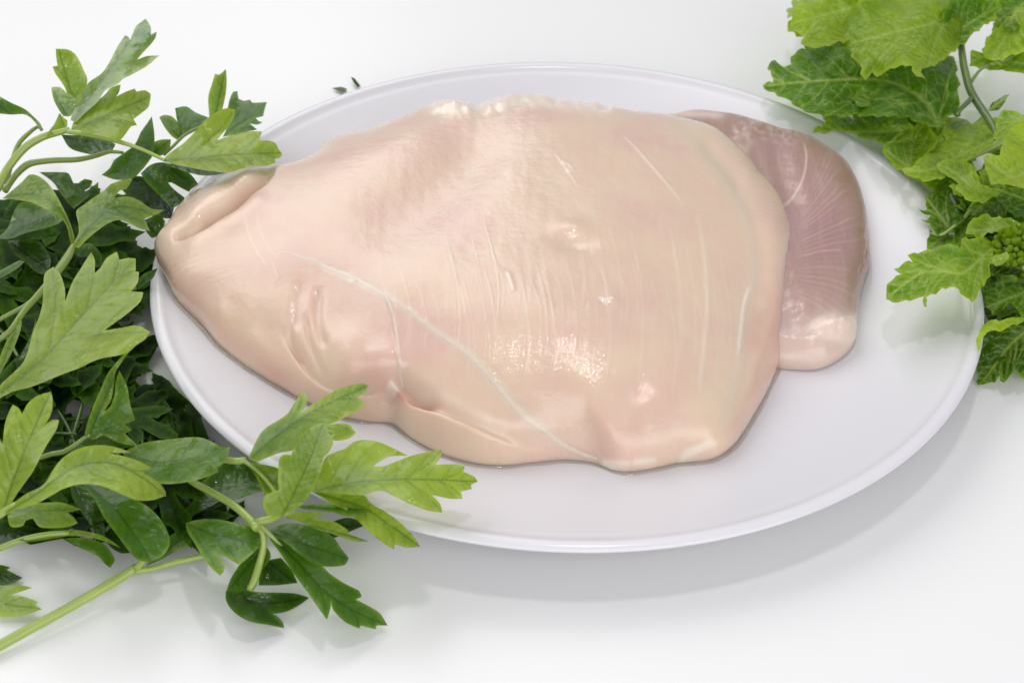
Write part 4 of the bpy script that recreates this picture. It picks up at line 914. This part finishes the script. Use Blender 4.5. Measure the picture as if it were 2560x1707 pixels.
g5 = gsprig('jagged bright leaf resting on the right plate rim, above the bright reflection', 2.6, (2200, 660))
gst(g5, cG, [(1120,760),(980,740),(880,790),(820,800),(760,860)], [16,15,12,9,6], [2.9,3.1,3.2,3.3,3.3], .7)
gst(g5, cG, [(830,465),(770,480),(720,560),(650,620),(580,665),(520,650)], [14,12,10,9,8,5], [3.0,2.9,2.8,2.8,2.7,2.6], .7)
gl(g5, cG, [(490,450),(540,420),(620,400),(660,500),(700,570),(650,640),(560,675),(530,600),(520,550),(490,545),(455,515),(505,520),(500,490)], (640,640), (500,450), 2.6, 3.0, .22, serr=4)
gl(g5, cG, [(500,748),(510,690),(515,630),(560,672),(640,620),(720,550),(780,480),(900,440),(1150,420),(1150,640),(1000,640),(860,620),(720,700),(700,742),(620,712)], (840,480), (510,735), 2.9, 2.6, .40, rib=[(700,600)], serr=4)
gl(g5, cG, [(720,655),(740,620),(735,600),(760,580),(830,545),(900,562),(1000,570),(1040,600),(1020,660),(940,670),(890,640),(840,662),(810,690),(770,668)], (1020,620), (730,640), 3.6, 3.4, .72, serr=5)
gl(g5, cG, [(555,255),(620,230),(700,235),(765,255),(760,300),(800,320),(810,370),(870,390),(950,400),(880,450),(800,475),(740,460),(665,400),(680,370),(640,330),(590,310)], (900,420), (560,258), 3.6, 3.9, .78, rib=[(760,390),(660,300)], serr=4)
gl(g5, cG, [(265,1036),(275,970),(265,945),(310,920),(345,890),(315,860),(375,822),(415,818),(390,780),(470,760),(560,740),(620,712),(690,742),(705,690),(830,680),(900,720),(870,820),(860,900),(830,960),(812,940),(790,1020),(760,1047),(710,1010),(650,960),(590,975),(550,1000),(495,1020),(503,1076),(487,1078),(480,1022),(400,1035),(325,1052)], (830,780), (268,1030), 3.5, 3.1, .64, rib=[(710,880),(600,875),(480,880),(380,940)], arch=.3, serr=3.5, wav=.2)
gl(g5, cG, [(820,950),(870,900),(1000,900),(1150,960),(1150,1140),(1061,1135),(990,1050),(940,1082),(880,1116),(830,1070),(812,1000)], (1100,980), (840,1080), 2.8, 2.5, .40)
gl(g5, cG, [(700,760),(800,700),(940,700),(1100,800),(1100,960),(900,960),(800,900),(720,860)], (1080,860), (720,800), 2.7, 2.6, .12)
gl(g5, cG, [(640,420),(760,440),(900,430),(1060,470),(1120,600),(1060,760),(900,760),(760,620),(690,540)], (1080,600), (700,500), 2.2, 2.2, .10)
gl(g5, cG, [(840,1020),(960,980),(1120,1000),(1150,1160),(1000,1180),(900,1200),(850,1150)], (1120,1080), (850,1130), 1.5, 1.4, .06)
gl(g5, cG, [(900,180),(1000,200),(1120,300),(1120,460),(960,470),(860,430),(760,400),(800,300)], (1100,400), (820,330), 2.6, 2.5, .20)

g6 = gsprig('tight knobbly green flower bud cluster at the right edge among the leaves', 3.6, (2340, 590))
gst(g6, cG, [(1200,960),(1120,900),(1060,850)], [14,13,12], [2.8,3.1,3.5], .6)
def buds(parent, conv, cx, cy, rx, ry, z, n, seed):
    rs = random.Random(seed); c = unproj(conv([(cx, cy)]), z)[0]; ks = 1 / (2.3065 * PXCM)
    V, F = [], []
    for i in range(n):
        a = rs.uniform(0, 6.283); u = math.sqrt(rs.random()); x, y = math.cos(a) * u, math.sin(a) * u
        h = math.sqrt(max(0, 1 - u * u)) * .9 + rs.uniform(-.1, .1)
        p = c + np.array([x * rx * 1.0 * ks * 2.3065 / 2.3065, y * ry * ks, h]); R_ = rs.uniform(.09, .15)
        ax = Vector((x, y, h * .9 + .3)).normalized(); q = ax.to_track_quat('Z', 'Y'); b0 = len(V); nu, nv = 8, 6
        for j in range(nv):
            ph = j / (nv - 1) * math.pi
            for k in range(nu):
                th = 2 * math.pi * k / nu; rr = math.sin(ph) * R_ * (1 + .12 * math.cos(4 * th))
                V.append(p + np.array(q @ Vector((rr * math.cos(th), rr * math.sin(th), math.cos(ph) * R_ * 1.5))))
        for j in range(nv - 1):
            for k in range(nu):
                k2 = (k + 1) % nu; F.append((b0+j*nu+k, b0+(j+1)*nu+k, b0+(j+1)*nu+k2, b0+j*nu+k2))
    return make('flower_buds', V, F, M_GREEN, parent, True, None, {'tone': .72, 'kind': 'stuff'})
buds(g6, cG, 1030, 810, 150, 190, 3.0, 130, 5)
gl(g6, cG, [(860,810),(900,780),(960,760),(980,800),(940,830),(880,835)], (970,790), (862,812), 3.7, 3.6, .70, step=7, serr=3)
gl(g6, cG, [(930,690),(1000,650),(1100,620),(1100,720),(1000,730),(960,740)], (1080,690), (935,700), 3.8, 3.7, .66, step=7, serr=4)

g7 = gsprig('dark drooping leaf with a bright frilled edge, lowest on the right beside the plate', 1, (2352, 800))
gl(g7, cG, [(790,1300),(800,1230),(850,1165),(920,1160),(1000,1140),(1061,1135),(1150,1130),(1150,1390),(1061,1400),(1000,1432),(990,1470),(945,1507),(920,1480),(870,1517),(800,1522),(790,1440),(795,1370)], (1120,1180), (830,1500), 2.6, .8, .24, rib=[(980,1300)], wav=.14)
gl(g7, cG, [(790,1310),(795,1240),(848,1162),(920,1157),(960,1145),(1061,1133),(1150,1130),(1150,1150),(1061,1160),(980,1190),(920,1215),(850,1220),(815,1280),(800,1330)], (1120,1140), (795,1310), 2.9, 2.6, .86, serr=3, step=7)
gl(g7, cG, [(1015,1440),(1061,1395),(1150,1380),(1150,1500),(1061,1492)], (1140,1440), (1020,1445), 1.0, .8, .66, step=7)
gst(g7, cG, [(1240,1120),(1180,1140),(1120,1180)], [16,14,12], [2.4,2.5,2.6], .5)

# more crumpled leaves that fill the bunch
rs = random.Random(77)
def fill_greens(parent, conv, spots, z, n, tones):
    for i in range(n):
        x, y = spots[i % len(spots)]; x += rs.uniform(-40, 40); y += rs.uniform(-40, 40)
        c = conv([(x, y)])[0]; a = rs.uniform(0, 6.28); L = rs.uniform(110, 190)
        o = gen_outline(c[0] - math.cos(a) * L * .5, c[1] - math.sin(a) * L * .4, a, L, rs)
        o = [((p[0] - c[0]) * 1.0 + c[0], p[1]) for p in o]
        oa = np.array(o); ctr = oa.mean(0); oa = ctr + (oa - ctr) * np.array([1.0, 1.15])
        tp = max(oa, key=lambda q_: ((q_ - oa[0]) ** 2).sum())
        gl(parent, ident, [tuple(p) for p in oa], tuple(oa[0]), tuple(tp), z + rs.uniform(-.2, .3), z + rs.uniform(-.3, .5), rs.uniform(*tones), serr=7, step=7.5, wav=.3, arch=rs.uniform(-.2, .5), tilt=rs.uniform(-.4, .4), drops=False)
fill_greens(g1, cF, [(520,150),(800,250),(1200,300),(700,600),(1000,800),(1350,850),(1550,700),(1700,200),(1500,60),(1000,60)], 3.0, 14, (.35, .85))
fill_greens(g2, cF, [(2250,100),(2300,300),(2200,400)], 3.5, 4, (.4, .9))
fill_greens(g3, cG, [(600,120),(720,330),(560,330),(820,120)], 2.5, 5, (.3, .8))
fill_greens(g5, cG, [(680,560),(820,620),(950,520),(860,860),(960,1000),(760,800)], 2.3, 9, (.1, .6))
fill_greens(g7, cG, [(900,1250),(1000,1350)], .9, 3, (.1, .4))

# small scraps on the table behind the plate
sc = sprig('tiny dark parsley scrap on the table just behind the plate', .1, (795, 195), kind='leaf_scrap', cat='leaf scrap')
leaf(sc, cV, [(762,203),(785,200),(797,205),(795,213),(785,212)], (765,203), (796,212), .45, .6, .15, step=4)
leaf(sc, cV, [(806,177),(814,180),(828,198),(822,202),(812,190)], (806,178), (826,200), .7, .45, .2, step=4)

# ------------------------------------------------------------------ water drops on the leaves
def ico():
    import bmesh
    bm = bmesh.new(); bmesh.ops.create_icosphere(bm, subdivisions=2, radius=1.0)
    v = np.array([tuple(x.co) for x in bm.verts]); f = np.array([[y.index for y in x.verts] for x in bm.faces]); bm.free(); return v, f
IV, IF = ico()
def drops():
    rs = random.Random(31); V, F = [], []; n = 0
    cand = [L for L in LEAVES if L[2]]
    for C_, N_, _ in cand:
        for _k in range(rs.choice((0, 1, 2, 3))):
            i = rs.randrange(len(C_)); nn = N_[i]
            if nn[2] < .5: continue
            R_ = rs.choice((.02, .025, .03, .04, .055, .075, .10)); z = Vector(nn).to_track_quat('Z', 'Y')
            st_ = rs.uniform(.9, 1.4)
            pts = IV * np.array([R_ * st_, R_, R_ * .42]); pts = np.array([tuple(z @ Vector(p)) for p in pts]) + C_[i] + nn * R_ * .05
            F.append(IF + len(V) * len(IV)); V.append(pts); n += 1
    make('water_droplets', np.vstack(V), np.vstack(F), M_DROP, None, True, None,
         {'kind': 'stuff', 'label': 'small clear water droplets scattered over the green leaves', 'category': 'water droplets'})
drops()
